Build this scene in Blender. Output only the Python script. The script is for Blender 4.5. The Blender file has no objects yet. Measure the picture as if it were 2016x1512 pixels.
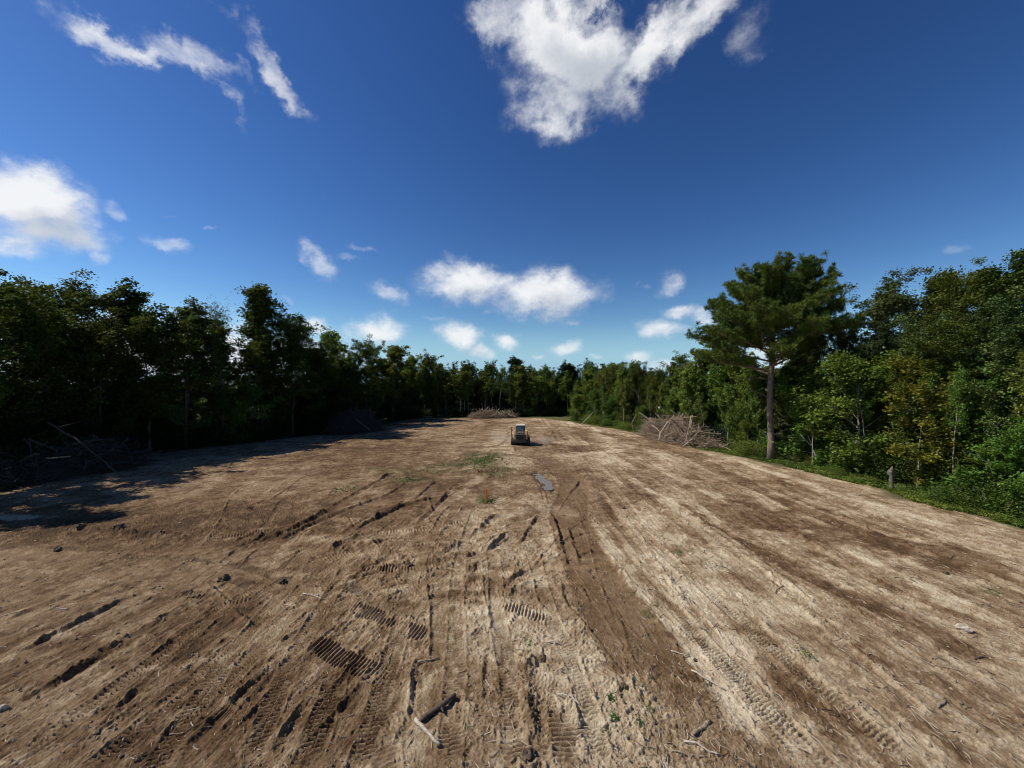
import bpy, math, random
import numpy as np
from mathutils import Vector, Matrix

C = bpy.context.scene
COL = C.collection
R = math.radians
random.seed(7)

# ------------------------------------------------------------------ camera
F = 760.0            # focal length in photo pixels (2016 wide)
HC = 6.5             # camera height
HY = 755.0           # horizon row
cam_d = bpy.data.cameras.new('camera')
cam_d.sensor_width = 36.0
cam_d.lens = 36.0 * F / 2016.0
cam_d.clip_start = 0.1
cam_d.clip_end = 6000
cam = bpy.data.objects.new('camera', cam_d)
COL.objects.link(cam)
cam.location = (0, 0, HC)
cam.rotation_euler = (R(90), 0, 0)
C.camera = cam

# ------------------------------------------------------------------ sun, exposure
SUN_EL = 47.5
sun_vec = Vector((-1.0, 0.06, 0)).normalized() * math.cos(R(SUN_EL)) + Vector((0, 0, math.sin(R(SUN_EL))))
sd = bpy.data.lights.new('sun', 'SUN')
sd.energy = 5.0
sd.angle = R(0.5)
sd.color = (1.0, 0.93, 0.82)
sun = bpy.data.objects.new('sun', sd)
COL.objects.link(sun)
sun.location = (-40, 0, 60)
sun.rotation_euler = sun_vec.to_track_quat('Z', 'Y').to_euler()
C.view_settings.view_transform = 'Standard'
C.view_settings.look = 'None'
C.view_settings.exposure = 0.0
C.view_settings.gamma = 1.0
C.render.engine = 'CYCLES'
C.cycles.max_bounces = 6
C.cycles.diffuse_bounces = 2
C.cycles.transmission_bounces = 4
C.cycles.transparent_max_bounces = 8
C.cycles.volume_bounces = 1
C.cycles.pixel_filter_type = 'BLACKMAN_HARRIS'
C.cycles.filter_width = 1.0

# ------------------------------------------------------------------ sky with clouds
SKY_STRENGTH = 0.10
W = bpy.data.worlds.new('World')
C.world = W
W.use_nodes = True
wt = W.node_tree
wt.nodes.clear()
wn, wl = wt.nodes.new, wt.links.new


def math_node(t, op, a, b=None, c=None, clamp=False):
    n = t.nodes.new('ShaderNodeMath')
    n.operation = op
    n.use_clamp = clamp
    for i, v in enumerate((a, b, c)):
        if v is None:
            continue
        if isinstance(v, (int, float)):
            n.inputs[i].default_value = v
        else:
            t.links.new(v, n.inputs[i])
    return n.outputs[0]


def azel(px, py):
    x, y, z = (px - 1008) / F, 1.0, (HY - py) / F
    return math.atan2(x, y), math.atan2(z, math.hypot(x, y))


# clouds: (px, py, rx, ry, rotation deg (clockwise down right), strength)
CLOUDS = [
    (1130, 100, 115, 92, 20, 1.6), (1000, 38, 95, 55, 15, .90), (1095, 195, 95, 50, 0, 1.0), (1195, 205, 60, 60, 0, .68),
    (1065, 250, 55, 35, 0, .40), (1275, 120, 120, 42, -42, 1.45), (1385, 20, 120, 42, -30, .95), (1470, 80, 75, 60, -20, .48), (1160, -10, 80, 30, 0, .8), 
    (215, 68, 130, 28, 27, .95), (350, 115, 115, 42, 30, .66), (385, 160, 115, 18, 36, .72), (420, 150, 60, 30, 20, .6), (540, 148, 112, 24, 43, .85),
    (440, 15, 80, 16, 18, .45), (100, 35, 50, 16, 20, .40), (470, 160, 60, 14, 30, .40), (590, 200, 45, 16, 45, .55),
    (45, 388, 108, 56, 12, 1.5), (115, 452, 95, 40, 10, 1.1), (20, 478, 100, 24, 5, .85), (215, 402, 38, 22, 10, .55),
    (187, 497, 32, 14, 25, .75), (225, 460, 26, 12, 0, .5), (332, 482, 62, 17, 20, .72), (412, 445, 18, 8, 10, .5), (330, 412, 22, 5, -8, .4),
    (632, 508, 42, 26, 38, .75), (690, 505, 34, 8, 10, .5), (560, 590, 26, 9, 15, .45), (860, 620, 24, 8, 0, .5), (1020, 655, 20, 7, 0, .5), (1180, 700, 22, 7, 0, .6), (716, 488, 46, 9, 6, .5), (765, 578, 46, 20, 24, .8), (490, 543, 26, 10, 20, .3), (640, 400, 20, 6, 0, .2),
    (925, 562, 88, 34, 3, 1.2), (1078, 582, 92, 40, 5, 1.3), (1015, 600, 50, 26, 0, .8), (885, 512, 28, 9, 15, .4),
    (620, 642, 30, 24, 0, 1.0), (745, 646, 62, 26, 0, 1.1), (700, 655, 30, 18, 0, .7), (907, 657, 44, 24, 22, 1.1), (950, 688, 22, 13, 10, 1.0),
    (995, 670, 30, 17, 12, .9), (1060, 698, 18, 7, 0, .7), (1125, 637, 24, 9, 0, .7), (1115, 684, 28, 15, 0, 1.0), (955, 618, 20, 7, 0, .4),
    (1320, 563, 34, 20, -30, .65), (1298, 645, 46, 20, 0, 1.0), (1342, 612, 38, 18, 0, .95), (1385, 622, 38, 18, 8, .85), (1350, 650, 30, 10, 0, .5),
    (1262, 700, 28, 14, 0, .8), (1300, 716, 34, 14, 0, .9), (1270, 562, 22, 7, -15, .45), (1185, 728, 20, 12, 0, .7), (1070, 727, 15, 7, 0, .7),
    (1875, 485, 48, 17, 0, .5), (1640, 400, 34, 12, 15, .22), (45, 578, 60, 26, 0, 1.0), (10, 620, 70, 30, 0, .9),
    (300, 690, 330, 75, 0, 1.15), (410, 655, 60, 40, 0, .9), (60, 725, 160, 32, 0, 1.1), (560, 700, 200, 34, 0, .9), (1545, 700, 90, 36, 0, .9), (1700, 715, 120, 24, 0, .8), (1950, 735, 60, 20, 0, .8),
]


def cloud_group(name, items):
    """density of a list of cloud patches; each patch waits for the one before, which keeps the shader's stack short"""
    grp = bpy.data.node_groups.new(name, 'ShaderNodeTree')
    grp.interface.new_socket('P', in_out='INPUT', socket_type='NodeSocketVector')
    grp.interface.new_socket('After', in_out='INPUT', socket_type='NodeSocketVector')
    grp.interface.new_socket('D', in_out='OUTPUT', socket_type='NodeSocketFloat')
    gi = grp.nodes.new('NodeGroupInput')
    go = grp.nodes.new('NodeGroupOutput')
    acc = None
    for (px, py, rx, ry, rot, st) in items:
        rr = R(rot)
        a1, a2 = azel(px + rx * math.cos(rr), py + rx * math.sin(rr)), azel(px - rx * math.cos(rr), py - rx * math.sin(rr))
        b1, b2 = azel(px - ry * math.sin(rr), py + ry * math.cos(rr)), azel(px + ry * math.sin(rr), py - ry * math.cos(rr))
        a0 = azel(px, py)
        ra = math.hypot(a1[0] - a2[0], a1[1] - a2[1]) / 2
        rb = math.hypot(b1[0] - b2[0], b1[1] - b2[1]) / 2
        ang = math.atan2(a1[1] - a2[1], a1[0] - a2[0])
        q = grp.nodes.new('ShaderNodeVectorMath')
        q.operation = 'MULTIPLY_ADD'
        grp.links.new(gi.outputs[1] if acc is None else acc, q.inputs[0])
        q.inputs[1].default_value = (1e-9, 1e-9, 1e-9)
        grp.links.new(gi.outputs[0], q.inputs[2])
        m = grp.nodes.new('ShaderNodeMapping')
        m.vector_type = 'TEXTURE'
        m.inputs['Location'].default_value = (a0[0], a0[1], 0)
        m.inputs['Rotation'].default_value = (0, 0, ang)
        m.inputs['Scale'].default_value = (ra, rb, 1)
        grp.links.new(q.outputs[0], m.inputs[0])
        dt = grp.nodes.new('ShaderNodeVectorMath')
        dt.operation = 'DOT_PRODUCT'
        grp.links.new(m.outputs[0], dt.inputs[0])
        grp.links.new(m.outputs[0], dt.inputs[1])
        den = math_node(grp, 'ADD', math_node(grp, 'POWER', dt.outputs['Value'], 1.45), 1.0)
        val = math_node(grp, 'DIVIDE', st, den)
        if acc is None:
            acc = val
        else:
            sm = grp.nodes.new('ShaderNodeMath')
            sm.operation = 'SMOOTH_MAX'
            grp.links.new(acc, sm.inputs[0])
            grp.links.new(val, sm.inputs[1])
            sm.inputs[2].default_value = .22
            acc = sm.outputs[0]
    grp.links.new(acc, go.inputs[0])
    return grp


grp = cloud_group('cloud_density', CLOUDS)
grp2 = cloud_group('cloud_bulk', [c for c in CLOUDS if c[5] >= .95])

tc = wn('ShaderNodeTexCoord')
sep = wn('ShaderNodeSeparateXYZ')
wl(tc.outputs['Generated'], sep.inputs[0])
az = math_node(wt, 'ARCTAN2', sep.outputs[0], sep.outputs[1])
el = math_node(wt, 'ARCSINE', sep.outputs[2])
P = wn('ShaderNodeCombineXYZ')
wl(az, P.inputs[0])
wl(el, P.inputs[1])
# streaky noise warp
n1 = wn('ShaderNodeTexNoise')
n1.inputs['Scale'].default_value = 7.0
n1.inputs['Detail'].default_value = 9.0
n1.inputs['Roughness'].default_value = .62
wl(tc.outputs['Generated'], n1.inputs['Vector'])
sub = wn('ShaderNodeVectorMath')
sub.operation = 'SUBTRACT'
wl(n1.outputs['Color'], sub.inputs[0])
sub.inputs[1].default_value = (.5, .5, .5)
# warp is smaller close to the horizon, where clouds are far off
wamp = math_node(wt, 'MULTIPLY_ADD', math_node(wt, 'MAXIMUM', el, 0.0), .30, .05)
scl = wn('ShaderNodeVectorMath')
scl.operation = 'SCALE'
wl(sub.outputs[0], scl.inputs[0])
wl(wamp, scl.inputs['Scale'])
addv = wn('ShaderNodeVectorMath')
addv.operation = 'ADD'
wl(P.outputs[0], addv.inputs[0])
wl(scl.outputs[0], addv.inputs[1])
G1 = wn('ShaderNodeGroup')
G1.node_tree = grp
wl(addv.outputs[0], G1.inputs[0])
# second sample towards the sun for self shading
sh = wn('ShaderNodeVectorMath')
sh.operation = 'ADD'
wl(addv.outputs[0], sh.inputs[0])
sh.inputs[1].default_value = (-.035, .045, 0)
G2 = wn('ShaderNodeGroup')
G2.node_tree = grp2
wl(G1.outputs[0], G2.inputs[1])
wl(sh.outputs[0], G2.inputs[0])
n2 = wn('ShaderNodeTexNoise')
n2.inputs['Scale'].default_value = 17.0
n2.inputs['Detail'].default_value = 12.0
n2.inputs['Roughness'].default_value = .60
mp2 = wn('ShaderNodeMapping')
mp2.inputs['Rotation'].default_value = (.3, .6, .2)
mp2.inputs['Scale'].default_value = (1.0, 1.0, 1.5)
wl(tc.outputs['Generated'], mp2.inputs[0])
wl(mp2.outputs[0], n2.inputs['Vector'])
namp = math_node(wt, 'MULTIPLY', math_node(wt, 'MULTIPLY_ADD', G1.outputs[0], 3.2, -.75, clamp=True), 1.25)
dens = math_node(wt, 'ADD', G1.outputs[0], math_node(wt, 'MULTIPLY', math_node(wt, 'SUBTRACT', n2.outputs[0], .5), namp))
al = wn('ShaderNodeMapRange')
al.interpolation_type = 'SMOOTHSTEP'
wl(dens, al.inputs[0])
al.inputs[1].default_value = .28
al.inputs[2].default_value = 1.28
al.inputs[3].default_value = 0
al.inputs[4].default_value = 1
shade = math_node(wt, 'SUBTRACT', G2.outputs[0], .55)
shade = math_node(wt, 'ADD', math_node(wt, 'MULTIPLY', shade, .75), math_node(wt, 'MULTIPLY', math_node(wt, 'SUBTRACT', n2.outputs[0], .5), -.5), clamp=True)
cr = wn('ShaderNodeMix')
cr.data_type = 'RGBA'
wl(shade, cr.inputs[0])
K = 1.0 / SKY_STRENGTH
cr.inputs[6].default_value = (.93 * K, .94 * K, .95 * K, 1)
cr.inputs[7].default_value = (.42 * K, .47 * K, .55 * K, 1)
sky = wn('ShaderNodeTexSky')
sky.sky_type = 'NISHITA'
sky.sun_disc = False
sky.sun_elevation = R(SUN_EL)
sky.sun_rotation = math.atan2(sun_vec.x, sun_vec.y)
sky.altitude = 0
sky.air_density = 1.0
sky.dust_density = 0.15
sky.ozone_density = 1.4
hs = wn('ShaderNodeHueSaturation')
hs.inputs['Hue'].default_value = .508
hs.inputs['Saturation'].default_value = 1.22
hs.inputs['Value'].default_value = .92
wl(sky.outputs[0], hs.inputs['Color'])
gm = wn('ShaderNodeGamma')
gm.inputs[1].default_value = 1.4
wl(hs.outputs[0], gm.inputs[0])
gt = wn('ShaderNodeVectorMath')
gt.operation = 'MULTIPLY'
wl(gm.outputs[0], gt.inputs[0])
gt.inputs[1].default_value = (.57, .60, .565)
mx = wn('ShaderNodeMix')
mx.data_type = 'RGBA'
wl(math_node(wt, 'MULTIPLY', al.outputs[0], .95), mx.inputs[0])
hz = wn('ShaderNodeMapRange')
hz.interpolation_type = 'SMOOTHSTEP'
wl(el, hz.inputs[0])
hz.inputs[1].default_value = .16
hz.inputs[2].default_value = -.01
hm = wn('ShaderNodeMix')
hm.data_type = 'RGBA'
wl(hz.outputs[0], hm.inputs[0])
wl(gt.outputs[0], hm.inputs[6])
hm.inputs[7].default_value = (.27 * K, .50 * K, .76 * K, 1)
wl(hm.outputs[2], mx.inputs[6])
wl(cr.outputs[2], mx.inputs[7])
bg = wn('ShaderNodeBackground')
bg.inputs['Strength'].default_value = SKY_STRENGTH
wl(mx.outputs[2], bg.inputs['Color'])
wo = wn('ShaderNodeOutputWorld')
wl(bg.outputs[0], wo.inputs['Surface'])


# ------------------------------------------------------------------ helpers
def tag(o, label=None, cat=None, group=None, kind=None):
    if label:
        o['label'] = label
    if cat:
        o['category'] = cat
    if group:
        o['group'] = group
    if kind:
        o['kind'] = kind
    return o


def link(name, mesh, mats=(), parent=None):
    o = bpy.data.objects.new(name, mesh)
    COL.objects.link(o)
    for m in (mats if isinstance(mats, (list, tuple)) else [mats]):
        if m is not None and m.name not in [x.name for x in mesh.materials if x]:
            mesh.materials.append(m)
    o.parent = parent
    return o


def empty(name, loc, rz=0, s=(1, 1, 1)):
    o = bpy.data.objects.new(name, None)
    o.empty_display_size = .3
    COL.objects.link(o)
    o.location = loc
    o.rotation_euler = (0, 0, rz)
    o.scale = s
    return o


def G(px, py):
    """a point of the level ground from its place in the photo"""
    y = F * HC / (py - HY)
    return ((px - 1008) / F * y, y)


class MB:
    """collects tubes, boxes and prisms into one mesh"""

    def __init__(s):
        s.v, s.f = [], []

    def tube(s, pts, rad, n=6, cap=True):
        pts = [Vector(p) for p in pts]
        if not hasattr(rad, '__len__'):
            rad = [rad] * len(pts)
        base = len(s.v)
        for i, p in enumerate(pts):
            d = (pts[min(i + 1, len(pts) - 1)] - pts[max(i - 1, 0)])
            if d.length < 1e-6:
                d = Vector((0, 0, 1))
            d.normalize()
            ref = Vector((1, 0, 0)) if abs(d.x) < .8 else Vector((0, 1, 0))
            a = d.cross(ref).normalized()
            b = d.cross(a)
            for k in range(n):
                t = 2 * math.pi * k / n
                s.v.append(p + (a * math.cos(t) + b * math.sin(t)) * rad[i])
        for i in range(len(pts) - 1):
            for k in range(n):
                a0 = base + i * n + k
                a1 = base + i * n + (k + 1) % n
                s.f.append((a0, a1, a1 + n, a0 + n))
        if cap:
            s.f.append(tuple(base + k for k in range(n))[::-1])
            s.f.append(tuple(base + (len(pts) - 1) * n + k for k in range(n)))

    def box(s, c, d, rot=None):
        b = len(s.v)
        M = rot or Matrix()
        for x in (-.5, .5):
            for y in (-.5, .5):
                for z in (-.5, .5):
                    s.v.append(Vector(c) + (M @ Vector((x * d[0], y * d[1], z * d[2]))))
        for q in ((0, 1, 3, 2), (4, 6, 7, 5), (0, 4, 5, 1), (2, 3, 7, 6), (0, 2, 6, 4), (1, 5, 7, 3)):
            s.f.append(tuple(b + i for i in q))

    def prism(s, prof, x0, x1):
        """profile in (y,z), extruded along x"""
        b, n = len(s.v), len(prof)
        for x in (x0, x1):
            for (y, z) in prof:
                s.v.append(Vector((x, y, z)))
        for k in range(n):
            s.f.append((b + k, b + (k + 1) % n, b + n + (k + 1) % n, b + n + k))
        s.f.append(tuple(b + k for k in range(n))[::-1])
        s.f.append(tuple(b + n + k for k in range(n)))

    def mesh(s, name, smooth=False, bevel=0):
        m = bpy.data.meshes.new(name)
        m.from_pydata([tuple(v) for v in s.v], [], s.f)
        if bevel or not smooth:
            import bmesh
            bm = bmesh.new()
            bm.from_mesh(m)
            bmesh.ops.recalc_face_normals(bm, faces=bm.faces)
            if bevel:
                es = [e for e in bm.edges if len(e.link_faces) == 2 and e.calc_face_angle(0) > .6]
                bmesh.ops.bevel(bm, geom=es, offset=bevel, segments=2, affect='EDGES', clamp_overlap=True)
            bm.to_mesh(m)
            bm.free()
        if smooth:
            m.polygons.foreach_set('use_smooth', [True] * len(m.polygons))
        m.update()
        return m


def new_mat(name):
    m = bpy.data.materials.new(name)
    m.use_nodes = True
    m.node_tree.nodes.clear()
    return m, m.node_tree


def out(t, s):
    o = t.nodes.new('ShaderNodeOutputMaterial')
    t.links.new(s, o.inputs['Surface'])


def ramp(t, fac, stops):
    r = t.nodes.new('ShaderNodeValToRGB')
    els = r.color_ramp.elements
    while len(els) < len(stops):
        els.new(.5)
    for e, (p, c) in zip(els, stops):
        e.position = p
        e.color = (*c, 1)
    t.links.new(fac, r.inputs[0])
    return r.outputs[0]


def noise(t, scale, detail=4, rough=.55, vec=None, mapping=None, coord='Object'):
    n = t.nodes.new('ShaderNodeTexNoise')
    n.inputs['Scale'].default_value = scale
    n.inputs['Detail'].default_value = detail
    n.inputs['Roughness'].default_value = rough
    if vec is None:
        tcn = t.nodes.new('ShaderNodeTexCoord')
        vec = tcn.outputs[coord]
    if mapping:
        mp = t.nodes.new('ShaderNodeMapping')
        mp.inputs['Scale'].default_value = mapping
        t.links.new(vec, mp.inputs[0])
        vec = mp.outputs[0]
    t.links.new(vec, n.inputs['Vector'])
    return n.outputs[0]


def bark_mat(name, c0, c1, stretch=(8, 8, 1.2), scale=2.0, bump=.5):
    m, t = new_mat(name)
    f = noise(t, scale, 8, .65, mapping=stretch)
    col = ramp(t, f, [(.3, c0), (.7, c1)])
    b = t.nodes.new('ShaderNodeBsdfPrincipled')
    b.inputs['Roughness'].default_value = .9
    t.links.new(col, b.inputs['Base Color'])
    bp = t.nodes.new('ShaderNodeBump')
    bp.inputs['Strength'].default_value = bump
    bp.inputs['Distance'].default_value = .03
    t.links.new(f, bp.inputs['Height'])
    t.links.new(bp.outputs[0], b.inputs['Normal'])
    out(t, b.outputs[0])
    return m


def leaf_mat(name, stops, trans=.28, vary=.3, gloss=.012):
    m, t = new_mat(name)
    a = t.nodes.new('ShaderNodeAttribute')
    a.attribute_name = 'tone'
    col = ramp(t, a.outputs['Fac'], stops)
    oi = t.nodes.new('ShaderNodeObjectInfo')
    hsn = t.nodes.new('ShaderNodeHueSaturation')
    t.links.new(col, hsn.inputs['Color'])
    t.links.new(math_node(t, 'MULTIPLY_ADD', oi.outputs['Random'], .05, .475), hsn.inputs['Hue'])
    r2 = math_node(t, 'FRACT', math_node(t, 'MULTIPLY', oi.outputs['Random'], 17.3))
    t.links.new(math_node(t, 'MULTIPLY_ADD', r2, vary * 2, 1 - vary), hsn.inputs['Value'])
    d = t.nodes.new('ShaderNodeBsdfDiffuse')
    tr = t.nodes.new('ShaderNodeBsdfTranslucent')
    gl = t.nodes.new('ShaderNodeBsdfGlossy')
    gl.inputs['Roughness'].default_value = .55
    gl.inputs['Color'].default_value = (.9, .95, 1, 1)
    t.links.new(hsn.outputs[0], d.inputs[0])
    hs2 = t.nodes.new('ShaderNodeHueSaturation')
    hs2.inputs['Hue'].default_value = .485
    hs2.inputs['Value'].default_value = 1.3
    t.links.new(hsn.outputs[0], hs2.inputs['Color'])
    t.links.new(hs2.outputs[0], tr.inputs[0])
    m1 = t.nodes.new('ShaderNodeMixShader')
    m1.inputs[0].default_value = trans
    t.links.new(d.outputs[0], m1.inputs[1])
    t.links.new(tr.outputs[0], m1.inputs[2])
    m2 = t.nodes.new('ShaderNodeMixShader')
    m2.inputs[0].default_value = gloss
    t.links.new(m1.outputs[0], m2.inputs[1])
    t.links.new(gl.outputs[0], m2.inputs[2])
    out(t, m2.outputs[0])
    return m


def plain(name, col, rough=.5, metal=0, dirt=.0, dirt_col=(.16, .11, .07), spec=.5):
    m, t = new_mat(name)
    b = t.nodes.new('ShaderNodeBsdfPrincipled')
    b.inputs['Roughness'].default_value = rough
    b.inputs['Metallic'].default_value = metal
    b.inputs['Specular IOR Level'].default_value = spec
    f = noise(t, 5, 6, .7)
    col2 = tuple(c * (1 - dirt) + d * dirt for c, d in zip(col, dirt_col))
    t.links.new(ramp(t, f, [(.35, col), (.75, col2)]), b.inputs['Base Color'])
    out(t, b.outputs[0])
    return m


M = {}
M['bark'] = bark_mat('bark_grey', (.055, .045, .035), (.20, .17, .135))
M['bark_pale'] = bark_mat('bark_pale', (.16, .14, .11), (.46, .42, .35))
M['bark_pine'] = bark_mat('bark_pine', (.10, .07, .055), (.30, .22, .17), (4, 4, 1.0), 3.2, .9)
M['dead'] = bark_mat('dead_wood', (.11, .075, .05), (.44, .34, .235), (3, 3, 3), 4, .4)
M['dead_shaded'] = bark_mat('shaded_wood', (.022, .017, .013), (.10, .08, .062), (3, 3, 3), 4, .4)  # dead wood darkened in colour for the shade over the left piles
M['dead_pale'] = bark_mat('bleached_wood', (.26, .21, .16), (.58, .50, .40), (3, 3, 3), 6, .4)
M['dead_dark'] = bark_mat('damp_wood', (.035, .025, .018), (.12, .085, .06), (3, 3, 3), 6, .4)
M['leaf'] = leaf_mat('leaf_green', [(0, (.024, .040, .006)), (.5, (.070, .104, .014)), (.9, (.135, .165, .022)), (1, (.20, .21, .03))])
M['leaf_light'] = leaf_mat('leaf_light_green', [(0, (.035, .068, .010)), (.5, (.105, .170, .024)), (1, (.23, .29, .05))], .34)
M['leaf_mid'] = leaf_mat('leaf_mid_green', [(0, (.045, .075, .012)), (.5, (.130, .180, .028)), (1, (.29, .31, .06))], .34)
M['leaf_blue'] = leaf_mat('leaf_dull_green', [(0, (.028, .046, .013)), (.5, (.080, .115, .030)), (1, (.155, .190, .055))], .22)
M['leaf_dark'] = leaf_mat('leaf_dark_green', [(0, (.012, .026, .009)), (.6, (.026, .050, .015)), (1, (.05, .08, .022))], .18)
M['leaf_yellow'] = leaf_mat('leaf_yellowing', [(0, (.06, .085, .015)), (.4, (.15, .15, .02)), (.8, (.30, .24, .03)), (1, (.42, .30, .05))], .35, .1)
M['leaf_rust'] = leaf_mat('leaf_rusty', [(0, (.05, .05, .015)), (.5, (.10, .085, .022)), (1, (.18, .10, .03))], .3)
M['needle'] = leaf_mat('pine_needle', [(0, (.030, .066, .009)), (.5, (.080, .128, .016)), (1, (.17, .21, .030))], .2, .05, .02)
M['grass'] = leaf_mat('grass_blade', [(0, (.05, .085, .012)), (.6, (.12, .17, .025)), (1, (.24, .26, .05))], .35, .05)
M['weed'] = leaf_mat('weed_leaf', [(0, (.025, .07, .012)), (.6, (.06, .14, .025)), (1, (.14, .22, .05))], .3, .1)

# ------------------------------------------------------------------ noise in numpy
RNG = np.random.default_rng(11)


def _h(ix, iy, seed):
    n = (ix.astype(np.int64) * 374761393 + iy.astype(np.int64) * 668265263 + seed * 1442695041) & 0xFFFFFFFF
    n = ((n ^ (n >> 13)) * 1274126177) & 0xFFFFFFFF
    return ((n ^ (n >> 16)) & 0xFFFFFF).astype(np.float32) / np.float32(16777215.0)


def vn(x, y, seed=0):
    xi, yi = np.floor(x), np.floor(y)
    fx, fy = (x - xi).astype(np.float32), (y - yi).astype(np.float32)
    fx = fx * fx * (3 - 2 * fx)
    fy = fy * fy * (3 - 2 * fy)
    a, b = _h(xi, yi, seed), _h(xi + 1, yi, seed)
    c, d = _h(xi, yi + 1, seed), _h(xi + 1, yi + 1, seed)
    return (a + (b - a) * fx) * (1 - fy) + (c + (d - c) * fx) * fy


def fbm(x, y, seed=0, o=3, g=.5):
    s, a, tt = 0, 1.0, 0
    for k in range(o):
        # rotate each octave so lattice lines do not show
        c_, s_ = math.cos(k * 1.1 + .4), math.sin(k * 1.1 + .4)
        s = s + a * vn((x * c_ - y * s_) * 2 ** k + 31.7 * k, (x * s_ + y * c_) * 2 ** k - 17.3 * k, seed + k)
        tt += a
        a *= g
    return s / tt


def sstep(a, b, x):
    t = np.clip((x - a) / (b - a), 0, 1)
    return t * t * (3 - 2 * t)


# ------------------------------------------------------------------ the ground
ys = [4.6]
while ys[-1] < 96:
    ys.append(ys[-1] + min(max(ys[-1] ** 2 / 2509 * .55, .008), .16))
ys = np.array(ys)
us = np.concatenate([np.arange(-2.1, -1.42, .005), np.arange(-1.42, 1.42, .0018), np.arange(1.42, 2.1, .005)])
NR, NC = len(ys), len(us)
Y = np.repeat(ys[:, None], NC, 1)
X = ys[:, None] * us[None, :]
X, Y = X.ravel(), Y.ravel()

# zone masks ---------------------------------------------------------------
wob = fbm(X * .35, Y * .35, 3, 3) - .5
# right wood edge and left wood edge as functions of y
RE = np.interp(Y, [4, 17.6, 23.5, 33, 38, 52, 66, 72, 80], [23.4, 23.4, 22.6, 21.0, 19.0, 16.0, 10.5, 6, 0])
LE = np.interp(Y, [4, 21, 30, 36, 47, 55, 70, 80], [-30, -30, -33, -33, -26, -22, -19, -14])
inside = sstep(-1.0, 1.5, np.minimum(RE - X, X - LE) + wob * 2.5) * (1 - sstep(72, 75, Y + wob * 3))

Z = np.zeros_like(X)
rough = np.full_like(X, .45)
tone = np.full_like(X, .55)       # 0 dark moist brown .. 1 pale dry


def blend(arr, mask, v):
    arr += (v - arr) * mask


# smooth scraped area on the left, rough dark belt behind it
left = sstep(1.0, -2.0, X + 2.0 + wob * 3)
blend(rough, left * .9, .30)
blend(tone, left, .42)  # darker soil, with some clod shade mixed into the tone
belt = np.exp(-((Y - 17.5 - wob * 2) / 2.6) ** 2) * sstep(-7.0, -10.0, X + wob * 4)
blend(rough, belt, 1.0)
blend(tone, belt * .9, .10)
fl = np.exp(-((Y - 14.0) / 1.6) ** 4) * sstep(-7.0, -8.5, X + wob)
blend(rough, fl, .06)
blend(tone, fl * .8, .52)
fl2 = np.exp(-((Y - 11.6) / 1.2) ** 4) * sstep(-9.0, -10, X + wob)
blend(rough, fl2, .10)
# churned centre
ch = np.exp(-(((X + 2.0) / 5.0) ** 2 + ((Y - 14.0) / 4.0) ** 2) ** 2)
blend(rough, ch * .9, 1.15)
blend(tone, ch * (fbm(X * 1.6, Y * 1.6, 180, 3) > .52) * .5, .85)
blend(tone, ch * .7, .56)
# trampled wood chips at the bottom centre and right
cb = np.exp(-(((X - 1.8) / 2.4) ** 2) ** 2) * sstep(13.0, 9.0, Y)
blend(rough, cb, 1.0)
blend(tone, cb * .6, .78)
rt = sstep(2.5, 4.5, X + wob)
blend(tone, rt * .8, .62)
blend(rough, rt * .7, .42)
# moist lanes running down the field
s1 = fbm(X * .55, Y * .045, 21, 4)
s2 = fbm(X * 2.2, Y * .12, 25, 3)
lane = sstep(.50, .72, s1) * rt
blend(tone, lane * .85, .10)
tone += rt * (s2 - .5) * .55
tone += (1 - rt) * (fbm(X * 1.1, Y * .5, 33, 4) - .5) * .30
s3 = fbm(X * 7.0, Y * .5, 28, 3)
tone += (s3 - .5) * .20 * (rt + left * .8 * sstep(14, 11, Y))
# far field: streaks across on the left half, pale right half
fa = sstep(20, 26, Y)
blend(tone, fa * .7, .44)
tone += fa * (1 - rt) * (fbm(X * .25, Y * 1.1, 41, 4) - .5) * .34
tone += fa * rt * (fbm(X * .5, Y * .12, 43, 4) - .5) * .6
patch = fbm(X * .16, Y * .10, 46, 3)
tone += (sstep(.45, .7, patch) - .4) * -.22 * (fa + rt * .5)

green = np.zeros_like(X)
wet = np.zeros_like(X)


def poly(pts):
    """smooth a polyline given in photo pixels, return ground points"""
    p = np.array([G(*q) for q in pts])
    if len(p) > 2:
        q = [p[0]]
        for i in range(len(p) - 1):
            a, b = p[i], p[i + 1]
            m0 = (p[i + 1] - p[i - 1]) / 2 if i else b - a
            m1 = (p[i + 2] - p[i]) / 2 if i + 2 < len(p) else b - a
            for t in (.25, .5, .75, 1):
                h = 2 * t ** 3 - 3 * t ** 2 + 1
                q.append(h * a + (t ** 3 - 2 * t ** 2 + t) * m0 + (-2 * t ** 3 + 3 * t ** 2) * b + (t ** 3 - t ** 2) * m1)
        p = np.array(q)
    return p


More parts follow.
